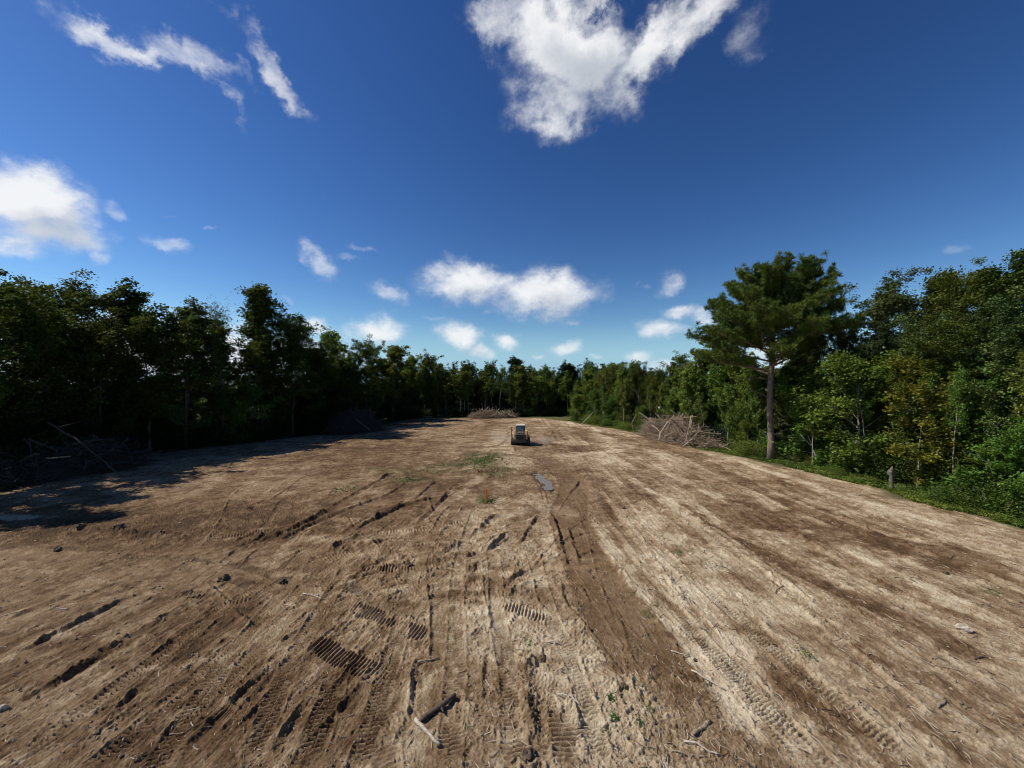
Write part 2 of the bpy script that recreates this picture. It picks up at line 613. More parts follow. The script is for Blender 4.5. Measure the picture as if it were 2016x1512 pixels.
def near(p, r):
    lo, hi = p.min(0) - r, p.max(0) + r
    i0, i1 = np.searchsorted(ys, lo[1]), np.searchsorted(ys, hi[1])
    if i1 <= i0:
        return None
    sl = slice(i0 * NC, i1 * NC)
    idx = np.nonzero((X[sl] > lo[0]) & (X[sl] < hi[0]))[0] + i0 * NC
    if not len(idx):
        return None
    x, y = X[idx], Y[idx]
    D = np.full(len(idx), 1e9)
    SG = np.zeros(len(idx))
    S = np.zeros(len(idx))
    s0 = 0.0
    for a, b in zip(p[:-1], p[1:]):
        d = b - a
        L = math.hypot(*d)
        if L < 1e-6:
            continue
        t = ((x - a[0]) * d[0] + (y - a[1]) * d[1]) / L ** 2
        tc_ = np.clip(t, 0, 1)
        dx, dy = x - a[0] - tc_ * d[0], y - a[1] - tc_ * d[1]
        dd = np.hypot(dx, dy)
        k = dd < D
        D[k] = dd[k]
        SG[k] = np.sign(d[0] * dy - d[1] * dx)[k]
        S[k] = (s0 + tc_ * L)[k]
        s0 += L
    k = D < r
    return idx[k], D[k] * SG[k], S[k], s0


def ridge(pts, h=.07, w=.07, clod=1.0, dark=.0, step=0.0):
    """a spill windrow left by a blade or track edge; step drops one side"""
    p = poly(pts)
    q = near(p, w * 4 + abs(step) * 4)
    if q is None:
        return
    i, d, s, L = q
    x, y = X[i], Y[i]
    d = d + (fbm(x * 4, y * 4, 51, 3) - .5) * w * 1.5 + (fbm(x * .8, y * .8, 52, 2) - .5) * .16
    end = sstep(0, .8, s) * sstep(0, .8, L - s) * (.50 + .50 * sstep(.36, .56, fbm(s * .9, s * 0 + pts[0][0] * .37, 58, 2)))
    h *= .62
    irr = .35 + clod * fbm(x * 9, y * 9, 55, 3) * 1.3 * sstep(.1, .5, fbm(s * 1.7, s * 0 + 3.1, 57, 2) + .1)
    Z[i] += h * np.exp(-(d / w) ** 2) * irr * end
    Z[i] -= h * .38 * np.exp(-((d - w * 2.0) / (w * 1.0)) ** 2) * end
    ds = d * (1 if p[-1][1] > p[0][1] else -1)      # positive on the sun side, left standing so its edge throws a shadow line
    ege = end * (.45 + .55 * sstep(.3, .6, fbm(s * .6, s * 0 + 5.5, 59, 2)))
    Z[i] += h * (.75 if max(q_[1] for q_ in pts) > 1000 or h > .07 else .3) * sstep(-.015, .02, ds) * np.exp(-np.maximum(ds, 0) / .30) * ege
    if dark:
        tone[i] -= dark * np.exp(-(d / (w * 1.6)) ** 2) * end
    rough[i] += .4 * np.exp(-(d / (w * 2)) ** 2) * end


TM = np.zeros_like(X)


def tread(pts, w=.42, pitch=.10, h=.022, sink=.03, skew=.0, double=False, pale=.0, wavy=.25):
    p = poly(pts)
    q = near(p, w * .5 + .15)
    if q is None:
        return
    i, d, s, L = q
    x, y = X[i], Y[i]
    ed = (fbm(x * 5, y * 5, 66, 3) - .5) * .22
    m = sstep(w * .5 + .03, w * .5 - .06, np.abs(d) + ed) * sstep(-.05, .35, s + ed) * sstep(-.05, .35, L - s + ed)
    irr = sstep(.30, .52, fbm(x * 1.9, y * 1.9, 61, 4))
    sink *= .6
    d = d + (fbm(x * 1.2, y * 1.2, 67, 2) - .5) * .12
    ph = (s + d * skew) / pitch + (fbm(x * 3, y * 3, 63, 2) - .5) * wavy * 2
    if double:
        ph = ph + (d > 0) * .5
    wv = np.sin(ph * 2 * math.pi)
    wv = np.clip(wv * 1.6, -1, 1)
    wx = 1.0
    if double:
        wx = sstep(0, .25, np.abs(np.sin(d / w * 2 * math.pi * 1.5)))
    Z[i] = Z[i] * (1 - m * .6) - sink * m + h * wv * m * (.25 + .75 * irr) * wx
    TM[i] = np.maximum(TM[i], m * irr)
    berm = np.exp(-((np.abs(d) - w * .5 - .03) / .035) ** 2) * fbm(x * 8, y * 8, 64, 2) * sstep(0, .3, s) * sstep(0, .3, L - s)
    Z[i] += .045 * berm
    rough[i] *= (1 - .35 * m)
    tone[i] += pale * m * (.4 + .6 * wv)


def blot(px, py, rx, ry, arr, v, k=1.0, sharp=1.6, nz=1.2):
    """an irregular patch round a ground point, radii in metres"""
    cx, cy = G(px, py)
    r_ = max(rx, ry) * 2.2
    i0, i1 = np.searchsorted(ys, cy - r_), np.searchsorted(ys, cy + r_)
    sl = slice(i0 * NC, i1 * NC)
    idx = np.nonzero(np.abs(X[sl] - cx) < r_)[0] + i0 * NC
    if not len(idx):
        return
    x, y = X[idx], Y[idx]
    d = np.sqrt(((x - cx) / rx) ** 2 + ((y - cy) / ry) ** 2) + (fbm(x * 1.3, y * 1.3, 71, 4) - .5) * nz
    m = sstep(1.15, 1.15 - 1 / sharp, d) * k
    arr[idx] += (v - arr[idx]) * m


# large scale relief
Z += (fbm(X * .12, Y * .12, 81, 3) - .5) * .35 * sstep(9, 22, Y)
Z += (fbm(X * .7, Y * .35, 83, 3) - .5) * .09
XS = X - .2 * Y
lb = left * sstep(12.6, 10.4, Y + wob * 2.5 - (X + 7) * .35 * (X > -7))
g1 = fbm(XS * 3.2, Y * .22, 85, 4, .65)
g2 = fbm(XS * 9.0, Y * .5, 88, 3, .6)
Z += lb * ((g1 - .5) * .07 + (.5 - np.abs(g2 - .5) * 3) * .018)
tone += lb * ((g1 - .5) * .6 + (g2 - .5) * .35)
g3 = fbm(X * 2.6, Y * .16, 86, 4, .65)
g4 = fbm(X * 10, Y * .45, 89, 3, .6)
Z += rt * ((g3 - .5) * .11 + (g4 - .5) * .03)
tone += rt * ((g3 - .5) * .55 + (g4 - .5) * .28)
Z += ch * ((fbm(X * 1.6, Y * 1.6, 87, 3) - .5) * .22 + (fbm(X * .9 + Y * .5, Y * 3.4, 88, 3) - .5) * .10)

# moist brown lane through the middle and its dead end
lane_c = poly([(1080, 905), (1130, 950), (1120, 1010), (1150, 1090), (1200, 1190), (1300, 1340)])
q = near(lane_c, 1.5)
i, d, s, L = q
wl_ = .78 + .25 * fbm(X[i] * .7, Y[i] * .7, 91, 2)
mm = sstep(wl_ + .12, wl_ - .12, np.abs(d)) * sstep(-.1, .6, L - s)
tone[i] += (.18 - tone[i]) * mm * .95
lane_i, lane_m = i.copy(), mm.copy()
rough[i] += (.22 - rough[i]) * mm
Z[i] -= .05 * mm
for a in [(1120, 925, 1.6, 3.5, .22), (1175, 950, 1.0, 2.5, .25), (1330, 1335, .8, .5, .12), (1300, 1300, .7, .8, .2), (430, 1010, 7, 2.0, .12),
          (1090, 890, 2.5, 3, .2), (1240, 890, 2.0, 4, .25), (1500, 1015, 2.5, 2.5, .12), (1660, 1055, 2.4, 1.5, .1),
          (1850, 1090, 2.0, 2.0, .1), (1250, 870, 2, 6, .3), (1560, 1230, .9, .8, .2), (1690, 1440, .22, .7, .08), (1610, 1390, .2, .7, .15),
          (1830, 1440, .3, .9, .2), (1950, 1000, 2.0, 1.6, .15)]:
    blot(a[0], a[1], a[2], a[3], tone, a[4], .8)
for a in [(1400, 1160, 1.3, 1.6, .95), (1440, 1100, 1.4, 1.4, .85), (1130, 870, 2.2, 2.4, .85), (1190, 900, 1.4, 3, .8), (20, 1018, 2.2, .45, 1.1),
          (820, 1400, .30, 1.1, .95), (940, 1205, .45, .3, 1.0), (1110, 1000, .8, 1.0, .9), (1500, 1200, 1.2, 1.4, .85), (1330, 1020, 2.2, 1.4, .75),
          (1420, 1340, .5, 1.6, .9), (1600, 1300, .5, 1.5, .8), (640, 1060, 1.0, .5, .8), (455, 1298, .5, .3, .85), (290, 1315, .3, .16, 1.0),
          (1850, 1185, 1.5, .5, .85), (1700, 1010, 2.5, .5, .9), (1450, 900, 2.5, 2.0, .8), (1930, 1040, 1.5, .5, .9), (740, 1065, .8, .25, .9), (690, 1025, 1.2, .3, .85)]:
    blot(a[0], a[1], a[2], a[3], tone, a[4], .75)
for a in [(500, 1160, .9, .5, .6), (880, 1060, .5, .4, .5)]:
    blot(a[0], a[1], a[2], a[3], rough, .05, 1)
# thin green regrowth
for a in [(950, 905, 2.2, 4.5, .55), (985, 930, 1.2, 2.0, .45), (957, 985, .5, .6, .8), (1340, 1085, .7, .25, .35), (680, 965, 1.0, 1.0, .25), (800, 945, 1.5, 1.0, .3),
          (760, 925, 3, 2.0, .2), (880, 920, 2.5, 3.0, .25), (1950, 1165, .6, .25, .3), (1395, 1110, .8, .3, .25)]:
    blot(a[0], a[1], a[2], a[3], green, a[4], 1, 1.2, 1.6)


def band(pts, w, v, k=.8):
    """a long strip of other soil, ragged and streaked along its run"""
    p = poly(pts)
    q = near(p, w * 1.6)
    if q is None:
        return
    i, d, s, L = q
    x, y = X[i], Y[i]
    e = np.abs(d) + (fbm(d * 3 + 9, s * .35, 171, 3) - .5) * w * 1.3 + (fbm(x * 3, y * 3, 173, 2) - .5) * w * .5
    mk = sstep(w * .62, w * .38, e) * sstep(0, 1.2, s) * sstep(0, 1.2, L - s) * k
    tone[i] += (v - tone[i]) * mk


for a in [
    ([(1180, 850), (1330, 890), (1500, 965), (1700, 1040), (2010, 1120)], 1.5, .18, .9), ([(1320, 985), (1450, 1060), (1600, 1140), (1800, 1235), (2010, 1345)], .9, .14, .9),
    ([(1230, 900), (1330, 950), (1460, 1030)], 1.0, .26, .8), ([(1480, 1290), (1600, 1400), (1720, 1510)], .42, .12, .9), ([(1640, 1230), (1780, 1340), (1960, 1510)], .36, .14, .8),
    ([(1560, 1070), (1750, 1150), (2010, 1260)], .5, .2, .8), ([(1020, 880), (1060, 905), (1110, 925), (1150, 960), (1170, 1000)], 1.4, .24, .8), ([(1400, 1180), (1520, 1300), (1600, 1400)], .3, .28, .7),
    ([(0, 1068), (300, 1078), (560, 1062)], .9, .2, .6), ([(560, 900), (760, 905), (920, 900)], 1.8, .34, .6), ([(330, 935), (600, 925), (800, 915)], 1.4, .32, .5),
    ([(1120, 840), (1240, 862), (1400, 905)], 1.6, .26, .7), ([(940, 835), (1100, 840), (1200, 838)], 1.6, .3, .7), ([(1110, 900), (1100, 925), (1060, 935)], 1.2, .2, .7),
    ([(985, 1240), (990, 1330), (985, 1420)], .34, .16, .9), ([(1185, 1450), (1200, 1512)], .35, .12, .8),
    ([(1290, 975), (1400, 1040), (1520, 1130), (1700, 1260)], .7, .98, .75), ([(1500, 960), (1700, 1035), (1900, 1080)], .45, .9, .7), ([(1180, 1050), (1290, 1190), (1420, 1350), (1540, 1500)], .5, .98, .8),
    ([(1450, 905), (1650, 975), (1850, 1035), (2010, 1072)], .9, .92, .8), ([(1080, 900), (1180, 890), (1260, 880)], 1.4, .85, .7), ([(1230, 935), (1330, 1000), (1450, 1110)], .5, .95, .7),
    ([(1700, 1280), (1850, 1400), (2000, 1500)], .6, .9, .7), ([(820, 1310), (800, 1400), (760, 1510)], .35, .98, .9), ([(960, 930), (880, 990), (760, 1060)], .7, .75, .6),
    ([(300, 1295), (200, 1390), (90, 1500)], .35, .75, .6), ([(600, 1170), (480, 1290), (330, 1460)], .5, .62, .6), ([(900, 1160), (1000, 1180), (1080, 1200)], .6, .85, .6),
]:
    band(*a)
# puddle hollow
pud = poly([(1056, 931), (1066, 939), (1076, 949), (1081, 961)])
q = near(pud, 1.3)
i, d, s, L = q
Z[i] += (.01 - Z[i]) * np.exp(-(d / .9) ** 4)
Z[i] -= (.15 + .10 * (fbm(X[i] * 2.2, Y[i] * 2.2, 177, 3) - .5)) * np.exp(-((d + (fbm(X[i] * 1.3, Y[i] * 1.3, 178, 2) - .5) * .5) / .42) ** 2)
wet[i] = np.maximum(wet[i], np.exp(-(d / .6) ** 2))

# ruts, windrows and grousers
for a in [
    ([(767, 933), (694, 976), (600, 1030), (520, 1062), (428, 1100)], .12, .10, 1, .15),
    ([(812, 942), (767, 973), (669, 1011), (600, 1039), (540, 1070)], .08, .07, 1, .1),
    ([(860, 945), (836, 966), (801, 994), (720, 1030)], .08, .06, 1, .1),
    ([(890, 959), (857, 997), (812, 1035)], .13, .09, .6, .25),
    ([(513, 1043), (509, 1061), (428, 1088)], .07, .06, 1, .1),
    ([(405, 1169), (242, 1259), (112, 1337), (0, 1390)], .11, .08, 1, .2),
    ([(297, 1162), (215, 1195), (137, 1231), (0, 1300)], .09, .06, 1, .1),
    ([(167, 1160), (37, 1210), (0, 1232)], .08, .06, 1, .1),
    ([(320, 1262), (242, 1307)], .06, .04, .5, .1),
    ([(700, 1143), (632, 1203), (558, 1258), (513, 1325), (401, 1430), (340, 1505)], .08, .06, 1, .1),
    ([(305, 1314), (230, 1396), (122, 1510)], .08, .05, 1, .1),
    ([(628, 1344), (580, 1407), (500, 1515)], .09, .05, .6, .15),
    ([(400, 1210), (300, 1290), (150, 1400), (40, 1490)], .04, .05, 1, .0),
    ([(560, 1300), (470, 1400), (380, 1505)], .04, .05, 1, .0),
    ([(805, 1108), (843, 1108), (888, 1098), (919, 1105)], .14, .10, 1, .2),
    ([(732, 1073), (767, 1086), (808, 1094), (864, 1089), (912, 1063), (961, 1025), (985, 1010)], .12, .10, 1, .15),
    ([(617, 1080), (652, 1067), (721, 1032), (780, 1004), (864, 980)], .12, .09, 1, .1),
    ([(640, 1090), (690, 1060), (740, 1045)], .12, .10, 1, .1),
    ([(1000, 1000), (1080, 994), (1100, 990)], .10, .10, 1, .1),
    ([(925, 1000), (980, 1005), (1060, 998)], .07, .09, 1, -.1),
    ([(1083, 1004), (1096, 1039), (1110, 1087), (1124, 1126)], .12, .07, 1, .2),
    ([(1115, 1030), (1130, 1075), (1140, 1110)], .08, .07, 1, .1),
    ([(1055, 949), (1062, 968), (1069, 992)], .06, .05, .4, .0), ([(1062, 947), (1073, 975), (1080, 992)], .06, .05, .4, .0),
    ([(1138, 942), (1134, 955), (1114, 975)], .09, .07, .4, .1),
    ([(1208, 931), (1225, 952), (1253, 976), (1300, 1008)], .05, .07, .6, -.15),
    ([(1190, 969), (1225, 1011), (1249, 1039), (1310, 1130), (1380, 1210)], .05, .06, .6, -.1),
    ([(1230, 1000), (1290, 1060), (1360, 1130), (1450, 1230)], .04, .05, .6, -.1),
    ([(950, 1125), (961, 1170), (980, 1200)], .07, .05, 1, .1),
    ([(840, 1110), (843, 1180), (848, 1250), (840, 1290), (815, 1310), (805, 1400), (760, 1510)], .07, .045, .8, .1),
    ([(955, 1272), (953, 1330), (950, 1410)], .06, .035, .4, .2),
    ([(1100, 1130), (1110, 1180), (1170, 1250), (1215, 1310), (1260, 1370), (1265, 1410)], .06, .05, 1, .1),
    ([(1045, 1260), (1040, 1330), (1052, 1400), (1060, 1500)], .11, .10, 1.2, .2),
    ([(990, 1400), (975, 1450), (968, 1510)], .07, .05, 1, .1),
    ([(1060, 1010), (1030, 1060), (1010, 1075)], .08, .06, 1, .1),
    ([(1000, 1045), (960, 1085), (930, 1100)], .10, .07, 1, .1), ([(940, 1100), (915, 1135)], .12, .10, 1, .2),
    ([(1020, 1110), (1000, 1150)], .06, .06, 1, .1), ([(1085, 1120), (1090, 1160)], .10, .08, 1, .15),
    ([(0, 1118), (150, 1130), (280, 1165), (400, 1170)], .04, .08, .3, -.18),
    ([(0, 1075), (110, 1083), (300, 1098), (560, 1112)], .04, .10, .3, -.15),
    ([(55, 1235), (120, 1248), (200, 1230)], .03, .06, .3, -.15),
    ([(160, 1045), (240, 1050), (320, 1056)], .14, .12, 1.4, .2), ([(0, 1035), (100, 1040), (500, 1065)], .05, .08, 1, -.1),
    ([(1430, 900), (1650, 1010), (1800, 1075), (2010, 1150)], .05, .10, 1, .1), ([(1300, 900), (1500, 1010), (1750, 1150), (2000, 1290)], .04, .08, 1, .1),
    ([(1350, 1000), (1480, 1100), (1650, 1250), (1850, 1420)], .04, .07, 1, .1), ([(1530, 1330), (1600, 1400), (1700, 1500)], .06, .08, 1, .2),
    ([(700, 930), (800, 925), (900, 940)], .05, .15, 1, .1), ([(560, 905), (640, 900)], .10, .2, 1.3, .15), ([(1000, 850), (990, 872), (960, 880)], .08, .15, 1, .1),
    ([(900, 935), (980, 928), (1050, 932)], .14, .14, 1.3, .2), ([(1100, 835), (1080, 860)], .06, .12, .5, .1), ([(1010, 880), (1015, 890)], .1, .1, 1, .1),
]:
    ridge(a[0], a[1] * (1.5 if max(q[1] for q in a[0]) < 1130 else 1.3), a[2], a[3], a[4])
for a in [
    ([(728, 1051), (800, 1044), (870, 1036), (923, 1028)], .42, .13, .035, 0, False, .15),
    ([(815, 1072), (864, 1066), (912, 1052)], .45, .13, .035, 0, False, .15),
    ([(945, 1056), (980, 1048), (1018, 1033)], .5, .12, .03, 0, False, .12),
    ([(682, 1190), (770, 1220), (850, 1255)], .52, .105, .035, .3, False, .0),
    ([(608, 1262), (690, 1300), (770, 1342)], .55, .11, .04, .2, False, .0),
    ([(870, 1120), (868, 1200), (872, 1295)], .55, .075, .018, 0, True, .05),
    ([(665, 1325), (640, 1400), (600, 1515)], .50, .10, .026, 0, True, .03),
    ([(1065, 1440), (1062, 1512)], .42, .11, .03, 0, False, .0),
    ([(1100, 1380), (1120, 1515)], .5, .10, .026, 0, False, .03),
    ([(1083, 1170), (1075, 1240)], .4, .07, .02, 1.2, False, .0),
    ([(200, 1092), (350, 1100), (440, 1107), (520, 1125), (600, 1165)], .42, .10, .03, .4, False, .0),
    ([(345, 1165), (410, 1175)], .4, .10, .028, .4, False, .0),
    ([(350, 1380), (420, 1340)], .45, .10, .03, .2, False, .0),
    ([(480, 980), (530, 1030)], .35, .3, .012, 3, False, .0), ([(560, 980), (608, 1012)], .35, .3, .012, 3, False, .0),
    ([(1155, 1015), (1183, 1053), (1218, 1094), (1260, 1143), (1300, 1188), (1390, 1270), (1480, 1370), (1600, 1512)], .46, .085, .020, 0, True, .10),
    ([(1140, 1110), (1180, 1170), (1240, 1260), (1300, 1330)], .42, .08, .014, 0, True, .03),
    ([(1460, 1340), (1560, 1460), (1600, 1512)], .4, .10, .02, 0, True, .05),
    ([(530, 1260), (450, 1340), (330, 1460)], .45, .09, .016, 0, True, .05),
    ([(450, 1165), (400, 1230), (280, 1330)], .42, .09, .016, 0, True, .03),
    ([(760, 1130), (700, 1170), (620, 1240)], .45, .09, .026, 0, True, .05), ([(880, 1130), (830, 1150), (760, 1160)], .42, .11, .03, .3, False, .05),
    ([(500, 1175), (440, 1190), (420, 1215)], .4, .1, .025, 0, False, .0), ([(700, 1115), (800, 1120), (870, 1112)], .4, .11, .028, .2, False, .08),
    ([(960, 1120), (970, 1180), (1000, 1260)], .42, .085, .014, 0, True, .03), ([(240, 1270), (160, 1310)], .4, .1, .02, .3, False, .0),
    ([(620, 1100), (700, 1090), (760, 1080)], .45, .12, .03, .5, False, .06), ([(520, 1110), (600, 1075), (680, 1050)], .4, .12, .025, .2, False, .05),
]:
    tread(a[0], a[1], a[2], a[3] * (1.7 if a[3] < .03 else 1.0), .022, a[4], a[5], a[6] + .04)

# a mesh of lesser ruts, spills and faint prints left by many passes
rr_ = random.Random(4)
for k in range(60):
    px, py = rr_.uniform(0, 700), rr_.uniform(1130, 1500)
    L_ = rr_.uniform(60, 260)
    dx, dy = 1180 - px, 755 - py
    q_ = math.hypot(dx, dy)
    p2 = (px + dx / q_ * L_, py + dy / q_ * L_)
    ridge([(px, py), ((px + p2[0]) / 2 + rr_.uniform(-6, 6), (py + p2[1]) / 2), p2], rr_.uniform(.025, .06), rr_.uniform(.03, .05), 1, rr_.uniform(-.1, .25))
for k in range(46):
    px, py = rr_.gauss(860, 150), rr_.uniform(965, 1200)
    an = rr_.choice([rr_.gauss(-.5, .3), rr_.gauss(-1.2, .3), rr_.gauss(.1, .3)])
    L_ = rr_.uniform(25, 90)
    c_, s_ = math.cos(an), math.sin(an)
    ridge([(px, py), (px + c_ * L_ * .5 + rr_.uniform(-6, 6), py + s_ * L_ * .3 + rr_.uniform(-4, 4)), (px + c_ * L_, max(930, py + s_ * L_ * .6))], rr_.uniform(.04, .10), rr_.uniform(.04, .09), 1, rr_.uniform(-.2, .3))
for k in range(34):
    px, py = rr_.uniform(1150, 2000), rr_.uniform(1000, 1500)
    L_ = rr_.uniform(60, 260)
    dx, dy = 1058 - px, 755 - py
    q_ = math.hypot(dx, dy)
    if py - dy / q_ * -L_ < 900:
        continue
    ridge([(px, py), (px + dx / q_ * L_ * .5 + rr_.uniform(-5, 5), py + dy / q_ * L_ * .5), (px + dx / q_ * L_, py + dy / q_ * L_)], rr_.uniform(.02, .045), rr_.uniform(.03, .06), 1, rr_.uniform(-.25, .25))
for k in range(26):
    px, py = rr_.uniform(780, 1330), rr_.uniform(1210, 1500)
    an = rr_.gauss(1.5, .35)
    L_ = rr_.uniform(40, 150)
    ridge([(px, py), (px + math.cos(an) * L_, py + math.sin(an) * L_)], rr_.uniform(.03, .07), rr_.uniform(.025, .05), 1.2, rr_.uniform(-.1, .3))
for k in range(16):
    px, py = rr_.uniform(300, 1100), rr_.uniform(1040, 1460)
    an = rr_.choice([rr_.gauss(-.6, .2), rr_.gauss(.5, .2), 1.57])
    L_ = rr_.uniform(60, 200)
    p2 = (px + math.cos(an) * L_, max(960, py + math.sin(an) * L_ * .7))
    tread([(px, py), p2], rr_.uniform(.35, .45), rr_.uniform(.075, .11), rr_.uniform(.008, .016), .012, rr_.uniform(0, .6), rr_.random() < .4, 0)

rr_ = random.Random(14)
for k in range(70):
    px, py = rr_.uniform(380, 1120), rr_.uniform(960, 1190)
    an = rr_.choice([rr_.gauss(-.62, .15), rr_.gauss(-.25, .12), rr_.gauss(-.9, .15), rr_.gauss(.9, .2)])
    L_ = rr_.uniform(50, 170) * (py - 880) / 200
    c_, s_ = math.cos(an), math.sin(an)
    bend_ = rr_.uniform(-.12, .12) * L_
    ridge([(px, py), (px + c_ * L_ * .5 - s_ * bend_, py + s_ * L_ * .35 + c_ * bend_ * .5), (px + c_ * L_, max(930, py + s_ * L_ * .7))], rr_.uniform(.05, .10), rr_.uniform(.03, .06), 1, rr_.uniform(-.25, .3))
for k in range(30):
    px, py = rr_.uniform(380, 1080), rr_.uniform(970, 1200)
    an = rr_.gauss(-.5, .35)
    L_ = rr_.uniform(60, 150) * (py - 880) / 200
    band([(px, py), (px + math.cos(an) * L_, max(930, py + math.sin(an) * L_ * .7))], rr_.uniform(.2, .5), rr_.choice([.15, .2, .85, .95]), .6)
for k in range(14):
    px, py = rr_.uniform(420, 1080), rr_.uniform(1030, 1180)
    an = rr_.choice([rr_.gauss(-.2, .15), rr_.gauss(-.8, .2), rr_.gauss(.5, .2)])
    L_ = rr_.uniform(60, 150)
    tread([(px, py), (px + math.cos(an) * L_, max(960, py + math.sin(an) * L_ * .6))], rr_.uniform(.38, .46), .11, .034, .02, rr_.uniform(0, .5), False, .10)
for ctr in ([(1180, 1000), (1330, 1150), (1520, 1330), (1720, 1510)], [(905, 1010), (860, 1120), (840, 1260), (800, 1505)], [(1010, 1090), (1030, 1200), (1070, 1340), (1100, 1505)],
            [(760, 1020), (560, 1150), (330, 1330), (110, 1505)], [(640, 1120), (520, 1290), (400, 1505)]):
    pc = poly(ctr)
    for off in (-.75, .75):
        pp_ = []
        for k_ in range(len(pc)):
            dd_ = pc[min(k_ + 1, len(pc) - 1)] - pc[max(k_ - 1, 0)]
            dd_ = dd_ / np.linalg.norm(dd_)
            g_ = pc[k_] + np.array((-dd_[1], dd_[0])) * off
            pp_.append((1008 + F * g_[0] / g_[1], HY + F * HC / g_[1]))
        tread(pp_, .42, .095, .034, .02, 0, True, .06)
# clods and crumbs
rough = np.clip(rough, 0, 1.4)
nearw = sstep(45, 12, Y)
c1 = fbm(X * 7, Y * 7, 101, 3)
c2 = fbm(X * 22, Y * 22, 105, 2)
cl = np.clip(c1 - .5, 0, 1) ** 1.2
c3 = fbm(X * 48, Y * 48, 107, 2)
amp = (.25 + rough) * (1 - .78 * TM)
Z += amp * (.20 * cl + .055 * (c2 - .5) * (.5 + c1)) * (.45 + .55 * nearw)
Z += amp * .020 * (c3 - .5) * sstep(20, 9, Y)
big = fbm(X * 2.6, Y * 2.6, 109, 2)
Z += sstep(.66, .82, big) * sstep(.5, .9, rough) * .05 * c2
stre = fbm(X * 16, Y * 2.2, 111, 2)
Z += (stre - .5) * .022 * (left * sstep(13, 11, Y) + rt * .8) * sstep(30, 12, Y)
tone += (c2 - .5) * .26 * (.3 + rough) + (c1 - .5) * .28 + (c3 - .5) * .25 * sstep(24, 10, Y)
mid = fbm(X * 2.4, Y * 2.4, 113, 3)
tone += (mid - .5) * .36 * (1 - fl * .6)
m2 = fbm(X * .9, Y * .9, 115, 5, .6)
tone += (sstep(.35, .65, m2) - .5) * .28 * (1 - fl * .7)
tone += (fbm(X * 5, Y * 5, 117, 3) > .60) * .16 - (fbm(X * 6, Y * 4, 119, 3) < .36) * .18
tone -= left * .17  # left half darker: soil colour plus painted shade of clods facing the sun
tone -= wet * .35
tone[lane_i] += (.30 - tone[lane_i]) * lane_m * .5
edge = 1 - inside
Z = Z * (1 - edge * .6)
# the sheet sinks below the surrounding ground along its rim
ua = np.abs(X / Y)
rim = np.maximum(sstep(2.0, 2.09, ua), sstep(93, 95.5, Y))
rim = np.maximum(rim, sstep(4.75, 4.62, Y))
Z = Z * (1 - rim) - .052 * rim

tone = np.clip(tone, -.15, 1.25)
stops = np.array([-.15, .1, .35, .6, .85, 1.25])
cols = np.array([(.070, .038, .017), (.135, .077, .035), (.220, .143, .077), (.325, .232, .138), (.480, .378, .248), (.67, .57, .41)])
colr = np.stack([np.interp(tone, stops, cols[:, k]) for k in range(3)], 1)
gcol = np.array((.075, .100, .035))
gn = sstep(.35, .65, fbm(X * 5, Y * 5, 121, 3))
gm_ = np.clip(green * gn * 1.4, 0, .85)[:, None]
colr = colr * (1 - gm_) + gcol * gm_
lit = np.array((.085, .070, .035))
lg = np.array((.10, .125, .03))
en = fbm(X * 1.2, Y * 1.2, 125, 3)[:, None]
ecol = lit * (1 - en) + lg * en
em = sstep(.25, .8, edge)[:, None]
colr = colr * (1 - em) + ecol * em

me = bpy.data.meshes.new('field')
nv = NR * NC
me.vertices.add(nv)
me.vertices.foreach_set('co', np.stack([X, Y, Z], 1).astype(np.float32).ravel())
a = (np.arange(NR - 1)[:, None] * NC + np.arange(NC - 1)[None, :]).ravel()
quads = np.stack([a, a + 1, a + NC + 1, a + NC], 1).astype(np.int32)
nf = len(quads)
me.loops.add(nf * 4)
me.loops.foreach_set('vertex_index', quads.ravel())
me.polygons.add(nf)
me.polygons.foreach_set('loop_start', np.arange(0, nf * 4, 4, dtype=np.int32))
me.polygons.foreach_set('use_smooth', np.ones(nf, dtype=bool))
me.update(calc_edges=True)
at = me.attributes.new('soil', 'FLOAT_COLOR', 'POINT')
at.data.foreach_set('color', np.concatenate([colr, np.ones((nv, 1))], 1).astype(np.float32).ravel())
at = me.attributes.new('wet', 'FLOAT', 'POINT')
at.data.foreach_set('value', wet.astype(np.float32))
ZI = Z.reshape(NR, NC)


def soil_apron():
    """flat bare soil round the near end of the field sheet"""
    z = -.05
    v = [(-30, -25, z), (24, -25, z), (9.62, 4.68, z), (-9.62, 4.68, z), (24, 11.65, z), (-30, 14.56, z)]
    am = bpy.data.meshes.new('bare_ground')
    am.from_pydata(v, [], [(0, 1, 2, 3), (1, 4, 2), (0, 3, 5)])
    mt_, tt_ = new_mat('bare_ground_soil')
    b_ = tt_.nodes.new('ShaderNodeBsdfPrincipled')
    b_.inputs['Roughness'].default_value = .97
    f_ = noise(tt_, 1.6, 12, .65, mapping=(2.2, .6, 1))
    tt_.links.new(ramp(tt_, f_, [(.3, (.13, .078, .04)), (.5, (.25, .175, .10)), (.7, (.40, .31, .20))]), b_.inputs['Base Color'])
    bp_ = tt_.nodes.new('ShaderNodeBump')
    bp_.inputs['Distance'].default_value = .1
    tt_.links.new(noise(tt_, 8, 10, .7), bp_.inputs['Height'])
    tt_.links.new(bp_.outputs[0], b_.inputs['Normal'])
    out(tt_, b_.outputs[0])
    tag(link('bare_ground', am, mt_), kind='structure')


soil_apron()


def gz(x, y):
    """height of the field at a point"""
    if y < ys[0] or y > ys[-1]:
        return 0
    r_ = min(max(np.searchsorted(ys, y) - 1, 0), NR - 1)
    c_ = min(max(np.searchsorted(us, x / y) - 1, 0), NC - 1)
    return float(ZI[r_, c_])


